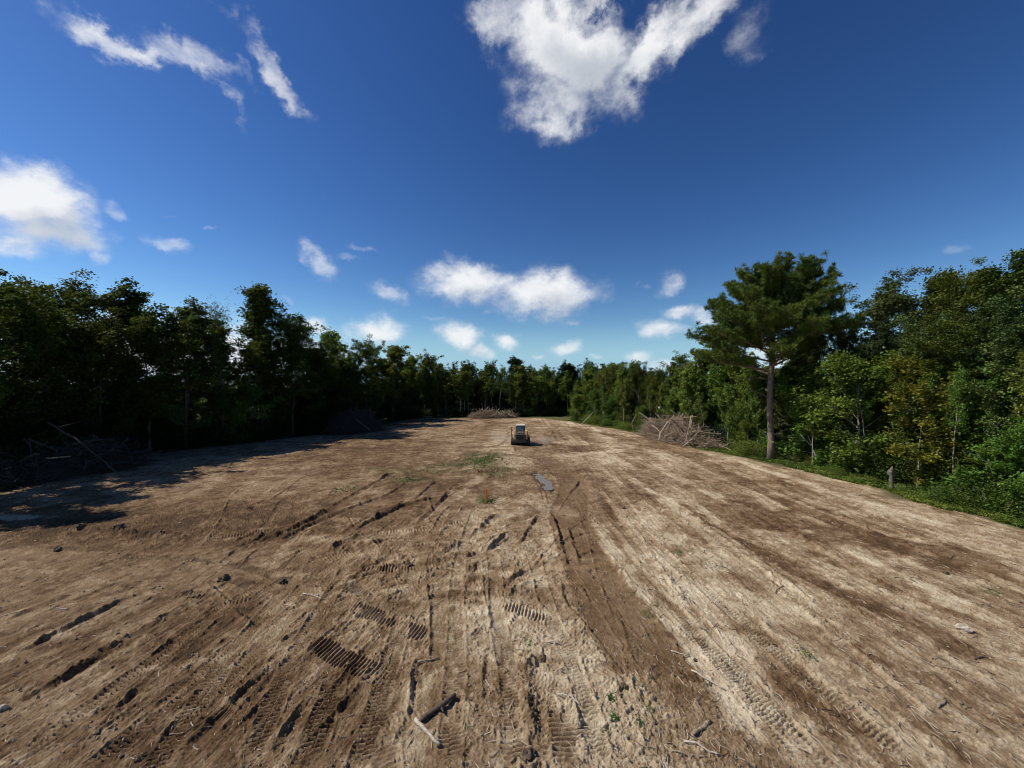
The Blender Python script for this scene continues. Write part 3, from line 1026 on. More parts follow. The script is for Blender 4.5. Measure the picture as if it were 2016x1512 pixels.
M['leaf_k'] = M['leaf']
m, t = new_mat('bare_soil')
av = t.nodes.new('ShaderNodeAttribute')
av.attribute_name = 'soil'
aw = t.nodes.new('ShaderNodeAttribute')
aw.attribute_name = 'wet'
fine = noise(t, 26, 8, .7)
chips = noise(t, 60, 3, .6, mapping=(1, 1, 1))
strk = noise(t, 6, 6, .7, mapping=(2.2, 1, 1))
mul = math_node(t, 'ADD', math_node(t, 'MULTIPLY_ADD', fine, 1.1, .43), math_node(t, 'MULTIPLY', math_node(t, 'SUBTRACT', strk, .5), .30))
vm = t.nodes.new('ShaderNodeVectorMath')
vm.operation = 'SCALE'
t.links.new(av.outputs['Color'], vm.inputs[0])
t.links.new(mul, vm.inputs['Scale'])
# pale straw and chip specks
spk = t.nodes.new('ShaderNodeMapRange')
t.links.new(chips, spk.inputs[0])
spk.inputs[1].default_value = .66
spk.inputs[2].default_value = .74
mxs = t.nodes.new('ShaderNodeMix')
mxs.data_type = 'RGBA'
t.links.new(math_node(t, 'MULTIPLY', spk.outputs[0], .35), mxs.inputs[0])
t.links.new(vm.outputs[0], mxs.inputs[6])
mxs.inputs[7].default_value = (.52, .42, .29, 1)
b = t.nodes.new('ShaderNodeBsdfPrincipled')
t.links.new(mxs.outputs[2], b.inputs['Base Color'])
t.links.new(math_node(t, 'MULTIPLY_ADD', aw.outputs['Fac'], -.5, .97), b.inputs['Roughness'])
b.inputs['Specular IOR Level'].default_value = .25
bp = t.nodes.new('ShaderNodeBump')
bp.inputs['Strength'].default_value = 1.0
bp.inputs['Distance'].default_value = .045
hgt = math_node(t, 'ADD', fine, math_node(t, 'MULTIPLY', chips, .5))
t.links.new(hgt, bp.inputs['Height'])
t.links.new(bp.outputs[0], b.inputs['Normal'])
out(t, b.outputs[0])
M['soil'] = m
field = link('field', me, M['soil'])
tag(field, kind='structure')

# surrounding land to the horizon
m, t = new_mat('meadow')
f1 = noise(t, .05, 6, .6)
f2 = noise(t, 3, 5, .6)
c = ramp(t, f1, [(.35, (.09, .10, .035)), (.6, (.17, .16, .07))])
vm = t.nodes.new('ShaderNodeVectorMath')
vm.operation = 'SCALE'
t.links.new(c, vm.inputs[0])
t.links.new(math_node(t, 'MULTIPLY_ADD', f2, .8, .6), vm.inputs['Scale'])
b = t.nodes.new('ShaderNodeBsdfPrincipled')
b.inputs['Roughness'].default_value = .95
t.links.new(vm.outputs[0], b.inputs['Base Color'])
out(t, b.outputs[0])
M['meadow'] = m
# one ring-like sheet: a hole-free plane lying under the field sheet
gm2 = bpy.data.meshes.new('ground')
Rg = 4000
gm2.from_pydata([(-Rg, -Rg, -.34), (Rg, -Rg, -.34), (Rg, Rg, -.34), (-Rg, Rg, -.34)], [], [(0, 1, 2, 3)])
tag(link('ground', gm2, M['meadow']), kind='structure')


# ------------------------------------------------------------------ foliage builders
def leaf_mesh(name, cen, size, aspect, tonev, seed=0, up=.75, dirs=None):
    """one diamond-shaped, slightly folded leaf per centre"""
    rg = np.random.default_rng(seed)
    n = len(cen)
    nrm = rg.normal(size=(n, 3))
    nrm[:, 2] = np.abs(nrm[:, 2]) + up
    nrm /= np.linalg.norm(nrm, axis=1)[:, None]
    d = rg.normal(size=(n, 3)) if dirs is None else dirs
    d = d - nrm * np.sum(d * nrm, 1)[:, None]
    d /= np.linalg.norm(d, axis=1)[:, None] + 1e-9
    e = np.cross(nrm, d)
    s = size * (.6 + .8 * rg.random(n))[:, None]
    L = d * s * .5
    Wd = e * s * .5 * aspect
    up_ = nrm * s * .10
    v = np.stack([cen - L, cen + Wd + up_, cen + L, cen - Wd + up_], 1).reshape(-1, 3)
    me_ = bpy.data.meshes.new(name)
    me_.vertices.add(n * 4)
    me_.vertices.foreach_set('co', v.astype(np.float32).ravel())
    me_.loops.add(n * 4)
    me_.loops.foreach_set('vertex_index', np.arange(n * 4, dtype=np.int32))
    me_.polygons.add(n)
    me_.polygons.foreach_set('loop_start', np.arange(0, n * 4, 4, dtype=np.int32))
    me_.update(calc_edges=True)
    at_ = me_.attributes.new('tone', 'FLOAT', 'FACE')
    at_.data.foreach_set('value', np.clip(tonev, 0, 1).astype(np.float32))
    return me_


def wander(p, d, L, n, up, jit, rg):
    pts = [Vector(p)]
    d = Vector(d).normalized()
    for k in range(n):
        d = (d + Vector((0, 0, up / n)) + Vector(rg.normal(size=3) * jit)).normalized()
        pts.append(pts[-1] + d * (L / n))
    return pts


def make_tree(seed, H=14, base=.22, rad=3.6, prof=None, limbs=26, subs=4, twigs=3, leaves=100, leaf=.17, clump=.5, tr=.17,
              rise=.5, sway=.35, droop=0, lowtrunk=None):
    """returns (wood mesh, leaf mesh) of a tree H metres tall"""
    rg = np.random.default_rng(seed)
    prof = prof or (lambda t: math.sin(math.pi * min(1, (t * .92 + .12))) ** .6)
    mb = MB()
    n = 9
    tp = []
    ox, oy = rg.normal(size=2) * sway
    for k in range(n + 1):
        f = k / n
        tp.append(Vector((ox * f * f + rg.normal() * sway * .12, oy * f * f + rg.normal() * sway * .12, H * .96 * f)))
    tp[0] = Vector((0, 0, -.3))
    mb.tube(tp, [tr * (1.25 if k == 0 else 1) * (1 - .9 * k / n) + .01 for k in range(n + 1)], 8)

    def on(f):
        f = min(max(f, 0), .999) * n
        k = int(f)
        return tp[k].lerp(tp[k + 1], f - k)
    cen, ton = [], []
    for i in range(limbs):
        t = (i + rg.random()) / limbs
        f = base + (1 - base) * t * .97
        p = on(f)
        azm = i * 2.399 + rg.normal() * .4
        Lm = max(.5, rad * prof(t) * (.65 + .6 * rg.random()))
        el_ = R(8 + 50 * t * rise * 2 + rg.normal() * 8) - droop
        d = Vector((math.cos(azm) * math.cos(el_), math.sin(azm) * math.cos(el_), math.sin(el_)))
        pts = wander(p, d, Lm, 5, .35, .11, rg)
        r0 = max(.02, tr * .42 * (1 - f * .75))
        mb.tube(pts, [r0 * (1 - .16 * k) for k in range(6)], 5, False)
        lt = rg.random() * .5
        for j in range(subs + 1):
            ft = .38 + .62 * (j / subs)
            kk = min(int(ft * 5), 4)
            q = pts[kk].lerp(pts[kk + 1], ft * 5 - kk)
            dd = (pts[kk + 1] - pts[kk]).normalized()
            side = Vector(rg.normal(size=3))
            side.z = side.z * .5 + .2
            d2 = (dd * (.7 if j < subs else 1.6) + side.normalized() * .9)
            L2 = Lm * (.30 + .18 * rg.random())
            sp = wander(q, d2, L2, 3, .3, .15, rg)
            mb.tube(sp, [r0 * .45, r0 * .35, r0 * .25, r0 * .12], 4, False)
            for w in range(twigs):
                q2 = sp[1 + w % 3] + Vector(rg.normal(size=3)) * clump * .55
                cen.append(q2)
                ton.append(lt * .5 + rg.random() * .45)
    for w in range(6):
        cen.append(tp[-1] + Vector(rg.normal(size=3)) * .5)
        ton.append(rg.random())
    cen = np.array([tuple(c_) for c_ in cen])
    ton = np.array(ton)
    nl = np.maximum(8, (leaves * (.4 + 1.1 * rg.random(len(cen)))).astype(int))
    idx = np.repeat(np.arange(len(cen)), nl)
    off = rg.normal(size=(len(idx), 3)) * clump * np.array((.62, .62, .42))
    cs = (.7 + .6 * rg.random(len(cen)))[idx][:, None]
    pos = cen[idx] + off * cs
    pos[:, 2] = np.maximum(pos[:, 2], .05)
    tv = ton[idx] * .75 + rg.random(len(idx)) * .35
    return mb.mesh('trunk', True), leaf_mesh('crown', pos, leaf, .62, tv, seed)


def make_shrub(seed, H=2.2, rad=1.3, stems=16, clumps=80, leaves=60, leaf=.10, clump=.28):
    rg = np.random.default_rng(seed)
    mb = MB()
    cen = []
    for i in range(stems):
        azm = rg.random() * 6.28
        lean = rg.random() ** .7
        d = Vector((math.cos(azm) * lean * .8, math.sin(azm) * lean * .8, 1))
        L = H * (.6 + .45 * rg.random())
        pts = wander((math.cos(azm) * .25 * rad * rg.random(), math.sin(azm) * .25 * rad * rg.random(), -.1), d, L, 5, .1, .12, rg)
        mb.tube(pts, [.022 * (1 - .17 * k) for k in range(6)], 4, False)
        for j in range(clumps // stems):
            f = .15 + .85 * rg.random()
            k = min(int(f * 5), 4)
            cen.append(tuple(pts[k].lerp(pts[k + 1], f * 5 - k) + Vector(rg.normal(size=3)) * .28 * rad * .6))
    cen = np.array(cen)
    idx = np.repeat(np.arange(len(cen)), leaves)
    pos = cen[idx] + rg.normal(size=(len(idx), 3)) * clump
    pos[:, 2] = np.abs(pos[:, 2]) + .02
    tv = rg.random(len(cen))[idx] * .5 + rg.random(len(idx)) * .5
    return mb.mesh('stems', True), leaf_mesh('foliage', pos, leaf, .55, tv, seed)


oval = lambda t: (1 - abs(2 * t - 1) ** 3.4) ** .7 * .95 + .2
topheavy = lambda t: .35 + .75 * math.sin(math.pi * min(1, .15 + t * .8)) ** .8
cone = lambda t: max(.15, 1.0 - .75 * t)
PROTO = {}


def proto(k, wood, leafm, args, name, cat, parts=('trunk', 'crown')):
    PROTO[k] = (args[0], args[1], wood, leafm, name, cat, parts)


proto('B1', 'bark', 'leaf', make_tree(1, 14, .18, 4.2, oval, 30, 4, 3, 66, .25, .46), 'broadleaf_tree', 'tree')
proto('B2', 'bark', 'leaf', make_tree(2, 14, .12, 3.9, oval, 30, 4, 3, 64, .25, .48), 'broadleaf_tree', 'tree')
proto('B3', 'bark', 'leaf', make_tree(3, 14, .30, 4.0, topheavy, 24, 4, 3, 64, .26, .42, .16, .7), 'broadleaf_tree', 'tree')
proto('D1', 'bark', 'leaf_blue', make_tree(4, 14, .15, 4.0, oval, 30, 4, 3, 85, .20, .42), 'broadleaf_tree', 'tree')
proto('D2', 'bark', 'leaf', make_tree(5, 14, .10, 4.3, None, 32, 4, 3, 110, .17, .42), 'broadleaf_tree', 'tree')
proto('S1', 'bark_pale', 'leaf_mid', make_tree(6, 12, .42, 2.6, topheavy, 16, 3, 3, 46, .33, .42, .12, .8, .5), 'slender_tree', 'tree')
proto('S2', 'bark_pale', 'leaf_light', make_tree(7, 12, .34, 2.3, oval, 18, 3, 3, 46, .32, .42, .11, .8, .4), 'slender_tree', 'tree')
proto('S3', 'bark_pale', 'leaf_mid', make_tree(8, 12, .30, 2.7, oval, 20, 3, 3, 46, .33, .44, .12, .7, .5), 'slender_tree', 'tree')
proto('T', 'bark', 'leaf', make_tree(9, 16, .22, 2.3, lambda t: .75 + .35 * math.sin(t * 9) * (1 - t) - .35 * t ** 3, 30, 3, 3, 60, .26, .42, .15, .5, .2), 'tall_tree', 'tree')
proto('W', 'bark_pale', 'leaf_blue', make_tree(10, 13, .25, 2.8, topheavy, 26, 5, 3, 16, .13, .45, .12, 1.0, .5), 'sparse_tree', 'tree')
proto('E', 'bark', 'leaf_dark', make_tree(11, 13, .20, 2.3, oval, 40, 3, 3, 120, .17, .38, .13, .4, .1), 'evergreen_tree', 'tree')
proto('Y', 'bark', 'leaf_yellow', make_tree(12, 7, .05, 1.7, oval, 26, 3, 3, 60, .16, .30, .09, .3, .3), 'vine_clad_tree', 'tree')
proto('G', 'bark_pale', 'leaf_light', make_tree(13, 11, .55, 2.3, topheavy, 13, 3, 3, 40, .17, .36, .12, .9, .5), 'lanky_tree', 'tree')
proto('R', 'bark', 'leaf_rust', make_tree(14, 9, .08, 2.1, oval, 26, 3, 3, 85, .15, .42, .10, .4, .3), 'vine_clad_tree', 'tree')
proto('U1', 'bark_pale', 'leaf_light', make_tree(15, 6, .04, 2.1, oval, 26, 3, 3, 62, .17, .34, .06, .5, .4), 'young_tree', 'tree')
proto('U2', 'bark_pale', 'leaf_light', make_tree(16, 5, .04, 1.9, None, 22, 3, 3, 55, .18, .33, .05, .6, .4), 'young_tree', 'tree')
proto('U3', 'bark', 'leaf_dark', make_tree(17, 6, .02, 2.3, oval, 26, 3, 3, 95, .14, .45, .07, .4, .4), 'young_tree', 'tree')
proto('K1', 'bark_pale', 'leaf', make_shrub(21, 2.2, 1.4, 16, 90, 60), 'shrub', 'shrub', ('stems', 'foliage'))
proto('K2', 'bark_pale', 'leaf_light', make_shrub(22, 1.6, 1.3, 16, 80, 60, .09), 'shrub', 'shrub', ('stems', 'foliage'))
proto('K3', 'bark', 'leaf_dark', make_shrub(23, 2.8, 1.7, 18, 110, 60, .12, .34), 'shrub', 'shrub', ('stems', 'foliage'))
PH = {'B1': 14, 'B2': 14, 'B3': 14, 'D1': 14, 'D2': 14, 'S1': 12, 'S2': 12, 'S3': 12, 'T': 16, 'W': 13, 'E': 13, 'Y': 7, 'G': 11, 'R': 9, 'U1': 6, 'U2': 5, 'U3': 6,
      'K1': 2.2, 'K2': 1.6, 'K3': 2.8}
for k in list(PH):
    zs = max(v.co.z for v in PROTO[k][0].vertices)
    PH[k] = max(PH[k], zs)


ANON = []
CLEAR = [(23.1, 23.6, 1.5), (22.1, 33.0, 1.3), (24.6, 31.0, 1.5), (25.2, 28.0, .8)]


def plant(k, x, y, H, wide=1.0, label=None, group=None, rz=None):
    if k[0] in 'KU' and group:
        for (cx, cy, cr) in CLEAR:
            if math.hypot(x - cx, y - cy) < cr + .5 or (x < cx and abs(y - cy) < 0.1) or (abs(x / y - cx / cy) < .05 and y < cy and cy - y < 5):
                H *= .35
                break
    wm, lm, wood, leafm, name, cat, parts = PROTO[k]
    s = H / PH[k]
    w = s * wide
    r_ = empty(name, (x, y, gz(x, y) if abs(x / y) < 1.95 else -.33), random.uniform(0, 6.28) if rz is None else rz, (w, w * random.uniform(.92, 1.08), s))
    tag(r_, label, cat, group)
    if group:
        ANON.append((r_, x / y * F + 1008, y, group, k))
    link(parts[0], wm, M[wood], r_)
    link(parts[1], lm, M[leafm], r_)
    return r_


def at_px(k, px, dpt, top, wide=1.0, label=None, group=None, rz=None):
    H = HC + (HY - top) * dpt / F
    return plant(k, (px - 1008) / F * dpt, dpt, H, wide, label, group, rz)


# ------------------------------------------------------------------ named trees
TREES = [
    ('B2', -40, 30, 560, 1.0, 'dark leafy tree half cut off by the left edge of the picture'),
    ('B1', 128, 34, 528, 1.05, 'large dark tree with feathery top, tallest at the far left of the left wood'),
    ('B3', 262, 37, 550, 1.1, 'dark tree with knobbly clumped crown, right of the large feathery tree'),
    ('B3', 368, 40, 590, 1.0, 'dark tree with forked bare stems against white cloud in the left wood'),
    ('W', 440, 46, 592, 1.0, 'thin wispy tree with half bare grey crown in the left wood'),
    ('T', 514, 47, 566, 1.15, 'tall narrow tree rising above the left wood, left of its rounded neighbour'),
    ('B2', 572, 50, 612, .95, 'rounded dark green tree standing just right of the tall narrow tree'),
    ('S1', 645, 57, 650, 1.0, 'small topped tree below a white cloud where the left wood drops'),
    ('B1', 722, 61, 658, .85, 'broad dark green tree at the right end of the near left wood'),
    ('S3', 772, 68, 682, 1.05, 'grey green open topped tree behind the broad dark one, left wood'),
    ('B1', 845, 78, 688, .75, 'dense dark rounded tree rising at the left of the far row'),
    ('S1', 800, 76, 700, .9, 'mid height tree in front of the left corner of the clearing'),
    ('E', 1015, 88, 700, 1.0, 'dark evergreen tree standing above the far row straight behind the loader'),
    ('E', 1118, 86, 712, .95, 'dark oval topped evergreen tree in the far row, right of the loader'),
    ('S3', 1205, 76, 716, 1.1, 'airy blue green tree in the far row at the right corner'),
    ('S1', 1241, 71, 713, 1.1, 'open crowned tree with straight pale trunk at the right corner of the clearing'),
    ('S2', 1282, 65, 728, 1.1, 'light green rounded tree left of the lanky pale tree'),
    ('G', 1318, 58, 690, 1.15, 'lanky pale tree with sparse yellow green tufts behind the right brush pile'),
    ('R', 1357, 54, 716, 1.1, 'vine clad tree with rusty leaves behind the right brush pile'),
    ('S3', 1402, 47, 652, 1.1, 'pale green open tree just left of the pine, behind its limbs'),
    ('S2', 1440, 43, 690, 1.0, 'light green tree with thin white trunk under the left limbs of the pine'),
    ('D2', 1600, 38, 668, .8, 'dense green tree directly behind the right side of the pine'),
    ('D1', 1668, 34, 628, .7, 'blue green tree between the pine and the tall layered tree'),
    ('D1', 1745, 32, 543, .85, 'tall blue green tree with layered crown standing alone above the right wood'),
    ('D2', 1868, 31, 535, .85, 'dark dense tree behind the yellowing vine clad tree'),
    ('D2', 1935, 28, 528, .75, 'dark tree between the dense one and the highest tree at the right edge'),
    ('D2', 2030, 25, 488, .85, 'highest tree of the right wood, cut by the right edge of the picture'),
    ('Y', 1850, 23.5, 700, 1.05, 'yellowing vine clad tree at the front of the right wood'),
    ('U1', 1690, 27.5, 700, 1.0, 'young green tree at the wood edge left of the broken stump'),
    ('U1', 1800, 26, 735, .9, 'young leafy tree at the wood edge, just left of the yellow one'),
    ('U2', 1960, 22, 720, 1.0, 'bright young tree at the wood edge near the right side of the picture'),
    ('U2', 1600, 31.5, 740, 1.0, 'small light green tree beside the bleached snag, right of the pine'),
]
for (k, px, dpt, top, wd, lab) in TREES:
    at_px(k, px, dpt, top, wd, lab)


def rnd(a, b):
    return random.uniform(a, b)


# far row: slender trees with bare trunks
for i in range(30):
    px = 792 + i * 15.2 + rnd(-11, 11)
    d_ = np.interp(px, [790, 850, 1130, 1180, 1250], [73, 77, 78, 73, 63]) + rnd(-.5, 2.5)
    at_px(random.choice(['S1', 'S3', 'G', 'S2', 'S2' if px > 1080 else 'S3']), px, d_, np.interp(px, [790, 900, 1250], [710, 718, 722]) + rnd(-8, 34), rnd(.6, 1.1),
          'slender tree with bare pale trunk in the front of the far row', 'slender trees along the far edge')
for i in range(26):
    px = 780 + i * 19 + rnd(-6, 6)
    at_px(random.choice(['B1', 'B2', 'B3', 'D1']), px, rnd(83, 92), rnd(708, 732), rnd(.6, .95),
          'dark broad tree standing behind the slender far row', 'broad trees behind the far row')
for i in range(14):
    px = 770 + i * 38 + rnd(-9, 9)
    at_px(random.choice(['B1', 'B2', 'E']), px, rnd(96, 104), rnd(722, 734), 1.0,
          'dark broad tree standing behind the slender far row', 'broad trees behind the far row')

# left wood: rows behind its edge
for i in range(18):
    y = 20.5 + i * 3.1 + rnd(-.8, .8)
    e = np.interp(y, [4, 21, 30, 36, 47, 55, 70, 80], [-30, -30, -34, -34, -27, -23, -20, -15])
    Hh = np.interp(y, [15, 36, 50, 75], [14.6, 14.0, 12.4, 10.8]) + rnd(-1.2, .6)
    plant(random.choice(['B1', 'B2', 'B3', 'B3', 'D1']), e - (rnd(.6, 2.6) if 27 < y < 52 else rnd(2.0, 5.0)), y, Hh, rnd(.85, 1.1),
          'dark leafy tree in the shaded front of the left wood', 'trees in the left wood')
for i in range(24):
    y = 21 + i * 2.5 + rnd(-1, 1)
    e = np.interp(y, [4, 21, 30, 36, 47, 55, 70, 80], [-30, -30, -34, -34, -27, -23, -20, -15])
    plant(random.choice(['B1', 'B2', 'E', 'D2']), e - rnd(8, 13), y, rnd(5.5, 8.2), rnd(.8, 1.1),
          'tree deep inside the left wood behind its front trees', 'trees inside the left wood')
# left wood understory
for i in range(92):
    y = 24 + (i % 46) * 1.13 + rnd(-.5, .5)
    e = np.interp(y, [4, 21, 30, 36, 47, 55, 70, 80], [-30, -30, -34, -34, -27, -23, -20, -15])
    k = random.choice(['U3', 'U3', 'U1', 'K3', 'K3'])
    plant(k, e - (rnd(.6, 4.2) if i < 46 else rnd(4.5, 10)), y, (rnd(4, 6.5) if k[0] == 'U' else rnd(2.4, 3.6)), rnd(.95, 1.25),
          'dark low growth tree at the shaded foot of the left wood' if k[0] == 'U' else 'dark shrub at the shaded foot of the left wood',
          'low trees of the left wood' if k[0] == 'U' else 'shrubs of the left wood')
# far row understory
for i in range(40):
    px = 800 + i * 11.5 + rnd(-3, 3)
    d_ = np.interp(px, [790, 850, 1130, 1180, 1250], [73, 76, 77, 71, 60]) + rnd(.2, 3)
    k = random.choice(['K3', 'U3', 'K1', 'U1'])
    if k[0] == 'U' and px < 1180:
        k = 'K3'
    plant(k, (px - 1008) / F * d_, d_, rnd(1.2, 2.6) if k[0] == 'K' else rnd(3, 5), rnd(1, 1.25),
          'green shrub at the foot of the far row of trees' if k[0] == 'K' else 'low green tree under the far row of trees',
          'shrubs along the far edge' if k[0] == 'K' else 'low trees along the far edge')


for i in range(44):
    px = 770 + i * 12 + rnd(-4, 4)
    d_ = np.interp(px, [770, 850, 1130, 1180, 1290], [80, 84, 85, 80, 70]) + rnd(-1, 6)
    plant('U3', (px - 1008) / F * d_, d_, rnd(5, 7.5), rnd(1, 1.3), 'x', 'low trees along the far edge')


def redge(y):
    return float(np.interp(y, [4, 17.6, 23.5, 33, 38, 52, 66, 72, 80], [24.2, 24.2, 23.4, 22.3, 20.6, 17.6, 11.5, 7, 1]))


# right wood
for i in range(26):
    y = 13 + i * 2.15 + rnd(-.7, .7)
    if 31 < y < 35:
        continue
    Hh = np.interp(y, [12, 25, 35, 45, 66], [11.5, 11, 9.5, 8.8, 9.2]) + rnd(-1.2, .8)
    plant(random.choice(['D1', 'D2', 'D2'] if y < 38 else ['S1', 'S2', 'S3', 'B2']), redge(y) + rnd(3.2, 5.5), y, Hh, rnd(.7, .9),
          'green tree in the front of the right wood behind its low growth', 'trees in the right wood')
for i in range(22):
    y = 14 + i * 2.7 + rnd(-1, 1)
    plant(random.choice(['D1', 'D2', 'B1', 'B2']), redge(y) + rnd(7.5, 12), y, rnd(9, 11.5) if y < 40 else rnd(8, 9.5), rnd(.8, 1.1),
          'tree deep inside the right wood behind its front trees', 'trees inside the right wood')
for i in range(60):
    y = 12 + i * .95 + rnd(-.4, .4)
    k = random.choice(['U1', 'U2', 'U1', 'K3', 'K1'])
    if 30.5 < y < 35.5:
        k = 'K1'
    hh = (rnd(3.2, 6.0) if k[0] == 'U' else rnd(2.0, 3.0)) * (1 if y < 32 else .8)
    plant(k, redge(y) + rnd(1.2, 3.6), y, hh * rnd(.8, 1.25), rnd(.65, 1.0) if k[0] == 'U' else rnd(.9, 1.2),
          'young green tree in the low growth along the right wood' if k[0] == 'U' else 'leafy shrub in the low growth along the right wood',
          'young trees along the right wood' if k[0] == 'U' else 'shrubs along the right wood')
for i in range(16):
    y = 19 + i * 2.9 + rnd(-.9, .9)
    if 31.5 < y < 34:
        continue
    plant(random.choice(['S1', 'S3', 'G', 'G']), redge(y) + rnd(.9, 2.2), y, rnd(5.5, 8.2), rnd(.55, .8),
          'x', 'saplings along the right wood')
for i in range(44):
    y = 12 + i * 1.28 + rnd(-.4, .4)
    if 36.5 < y < 52:
        continue
    plant(random.choice(['K1', 'K2', 'K2']), redge(y) + rnd(-.1, 1.0), y, rnd(.9, 1.7), rnd(1.0, 1.3),
          'low bright shrub at the very front of the right wood', 'front shrubs of the right wood')

# a label of its own for every tree of a row: what it stands by, then its order from the left
ORD = 'first second third fourth fifth sixth seventh eighth ninth tenth eleventh twelfth thirteenth fourteenth fifteenth sixteenth seventeenth eighteenth nineteenth twentieth'.split()
ORD += ['twenty-' + w for w in ORD[:9]] + ['thirtieth'] + ['thirty-' + w for w in ORD[:9]] + ['fortieth']
WHERE_ = {
    'L': [(-9999, 'beyond the left picture edge'), (0, 'by the pile at left picture edge'), (215, 'below the knobbly crowned trees at left'), (420, 'below the wispy and the tall narrow tree'),
          (560, 'behind the shaded brush pile at left'), (700, 'between shaded brush pile and far row')],
    'F': [(-9999, 'at the left corner of the far row'), (860, 'behind the far brush pile'), (1000, 'straight behind the loader'), (1070, 'below the oval evergreen'), (1160, 'at the right corner of the far row')],
    'R': [(-9999, 'left of the sunlit brush pile'), (1255, 'behind the sunlit brush pile'), (1430, 'by the pine trunk'), (1560, 'around the bleached forked snag'), (1700, 'around the broken stump'),
          (1800, 'around the yellowing vine clad tree'), (1900, 'near the right picture edge'), (2016, 'beyond the right picture edge')],
}
SORT = {'trees in the left wood': ('L', 'dark leafy front trees'), 'trees inside the left wood': ('L', 'trees deep'), 'low trees of the left wood': ('L', 'dark low trees'),
        'shrubs of the left wood': ('L', 'dark shrubs'), 'slender trees along the far edge': ('F', 'slender pale trunked trees'), 'broad trees behind the far row': ('F', 'dark broad back trees'),
        'shrubs along the far edge': ('F', 'foot shrubs'), 'low trees along the far edge': ('F', 'low trees'), 'trees in the right wood': ('R', 'full grown green trees'),
        'trees inside the right wood': ('R', 'deep standing trees'), 'young trees along the right wood': ('R', 'young trees'), 'shrubs along the right wood': ('R', 'taller shrubs'),
        'saplings along the right wood': ('R', 'thin bare stemmed saplings'), 'front shrubs of the right wood': ('R', 'low bright front shrubs')}
bins = {}
for (o, px, y, g, k) in ANON:
    side, what = SORT[g]
    wh = [w for (p, w) in WHERE_[side] if px >= p][-1]
    bins.setdefault((what, wh), []).append((px, o))
for (what, wh), lst in bins.items():
    for i, (px, o) in enumerate(sorted(lst, key=lambda q: q[0])):
        o['label'] = ORD[min(i, 39)] + ' from left among ' + what + ' ' + wh
# ------------------------------------------------------------------ the pine
PX, PY = 22.1, 33.0
rg = np.random.default_rng(77)
mb = MB()
tp = [Vector((0, 0, -.3)), Vector((.05, 0, 1.5)), Vector((-.05, 0, 4)), Vector((.0, 0, 6.5)), Vector((.15, 0, 9)), Vector((.3, 0, 11.5)), Vector((.35, 0, 12.8)), Vector((.3, 0, 13.9)), Vector((.25, 0, 14.9))]
mb.tube(tp, [.32, .25, .23, .215, .185, .14, .10, .06, .03], 14)


def trunk_at(z):
    for a_, b_ in zip(tp[:-1], tp[1:]):
        if b_.z >= z:
            return a_.lerp(b_, (z - a_.z) / (b_.z - a_.z))
    return tp[-1]


tuft_c, tuft_d, tuft_t = [], [], []
limbs = []
# (height on trunk, azimuth deg, length, elevation deg); azimuth 180 = to the left
limbs += [(7.6, 185, 5.6, 20), (7.3, 150, 4.6, 22), (8.4, 178, 6.3, 16), (9.2, 200, 5.6, 22), (8.0, 10, 4.6, 30), (8.6, 350, 5.8, 22), (9.2, 25, 5.2, 22), (7.9, 250, 4.0, 22), (8.6, 280, 4.6, 18), (9.0, 100, 4.2, 18), (8.8, 220, 4.8, 20)]
for i in range(56):
    t = (i + .5) / 56
    z = 9.2 + 5.4 * t ** .9
    rmax = np.interp(z, [9.3, 10.5, 12, 13.2, 14.0, 14.7], [6.0, 5.7, 4.9, 4.2, 3.4, 2.2])
    aa = i * 137.5 + rg.normal() * 10
    z -= .5 * (i / 56)
    limbs.append((z, aa, rmax * rg.uniform(.78, 1.06) * (.93 if math.cos(R(aa)) > .3 else 1.0), np.interp(z, [9, 12, 14.7], [12, 20, 40]) + rg.normal() * 6))
for (z, azd, L, e) in limbs:
    az_, el_ = R(azd), R(e)
    p = trunk_at(z)
    d = Vector((math.cos(az_) * math.cos(el_), math.sin(az_) * math.cos(el_), math.sin(el_)))
    pts = wander(p, d, L, 7, .12, .07, rg)
    r0 = .10 * (1 - (z - 7) / 14)
    mb.tube(pts, [r0 * (1 - .12 * k) for k in range(8)], 6, False)
    lt = rg.random()
    for j in range(8):
        ft = .34 + .66 * (j / 7)
        kk = min(int(ft * 7), 6)
        q = pts[kk].lerp(pts[kk + 1], ft * 7 - kk)
        dd = (pts[kk + 1] - pts[kk]).normalized()
        for sgn in ((-1, 1) if j < 7 else (0, -1, 1)):
            side = dd.cross(Vector((0, 0, 1))) * sgn
            d2 = dd * .8 + side * .9 + Vector((0, 0, .25)) + Vector(rg.normal(size=3)) * .25
            L2 = (.35 + .25 * rg.random()) * (L * .32) + .35
            sp = wander(q, d2, L2, 3, .5, .14, rg)
            mb.tube(sp, [r0 * .35, r0 * .28, r0 * .2, .008], 4, False)
            for w in range(5):
                f = .25 + .75 * w / 4
                k2 = min(int(f * 3), 2)
                c_ = sp[k2].lerp(sp[k2 + 1], f * 3 - k2) + Vector(rg.normal(size=3)) * .10
                tuft_c.append(tuple(c_))
                tuft_d.append(tuple((sp[k2 + 1] - sp[k2]).normalized() * .8 + Vector((0, 0, .7)) + Vector(rg.normal(size=3)) * .5))
                tuft_t.append(lt * .35 + rg.random() * .35)
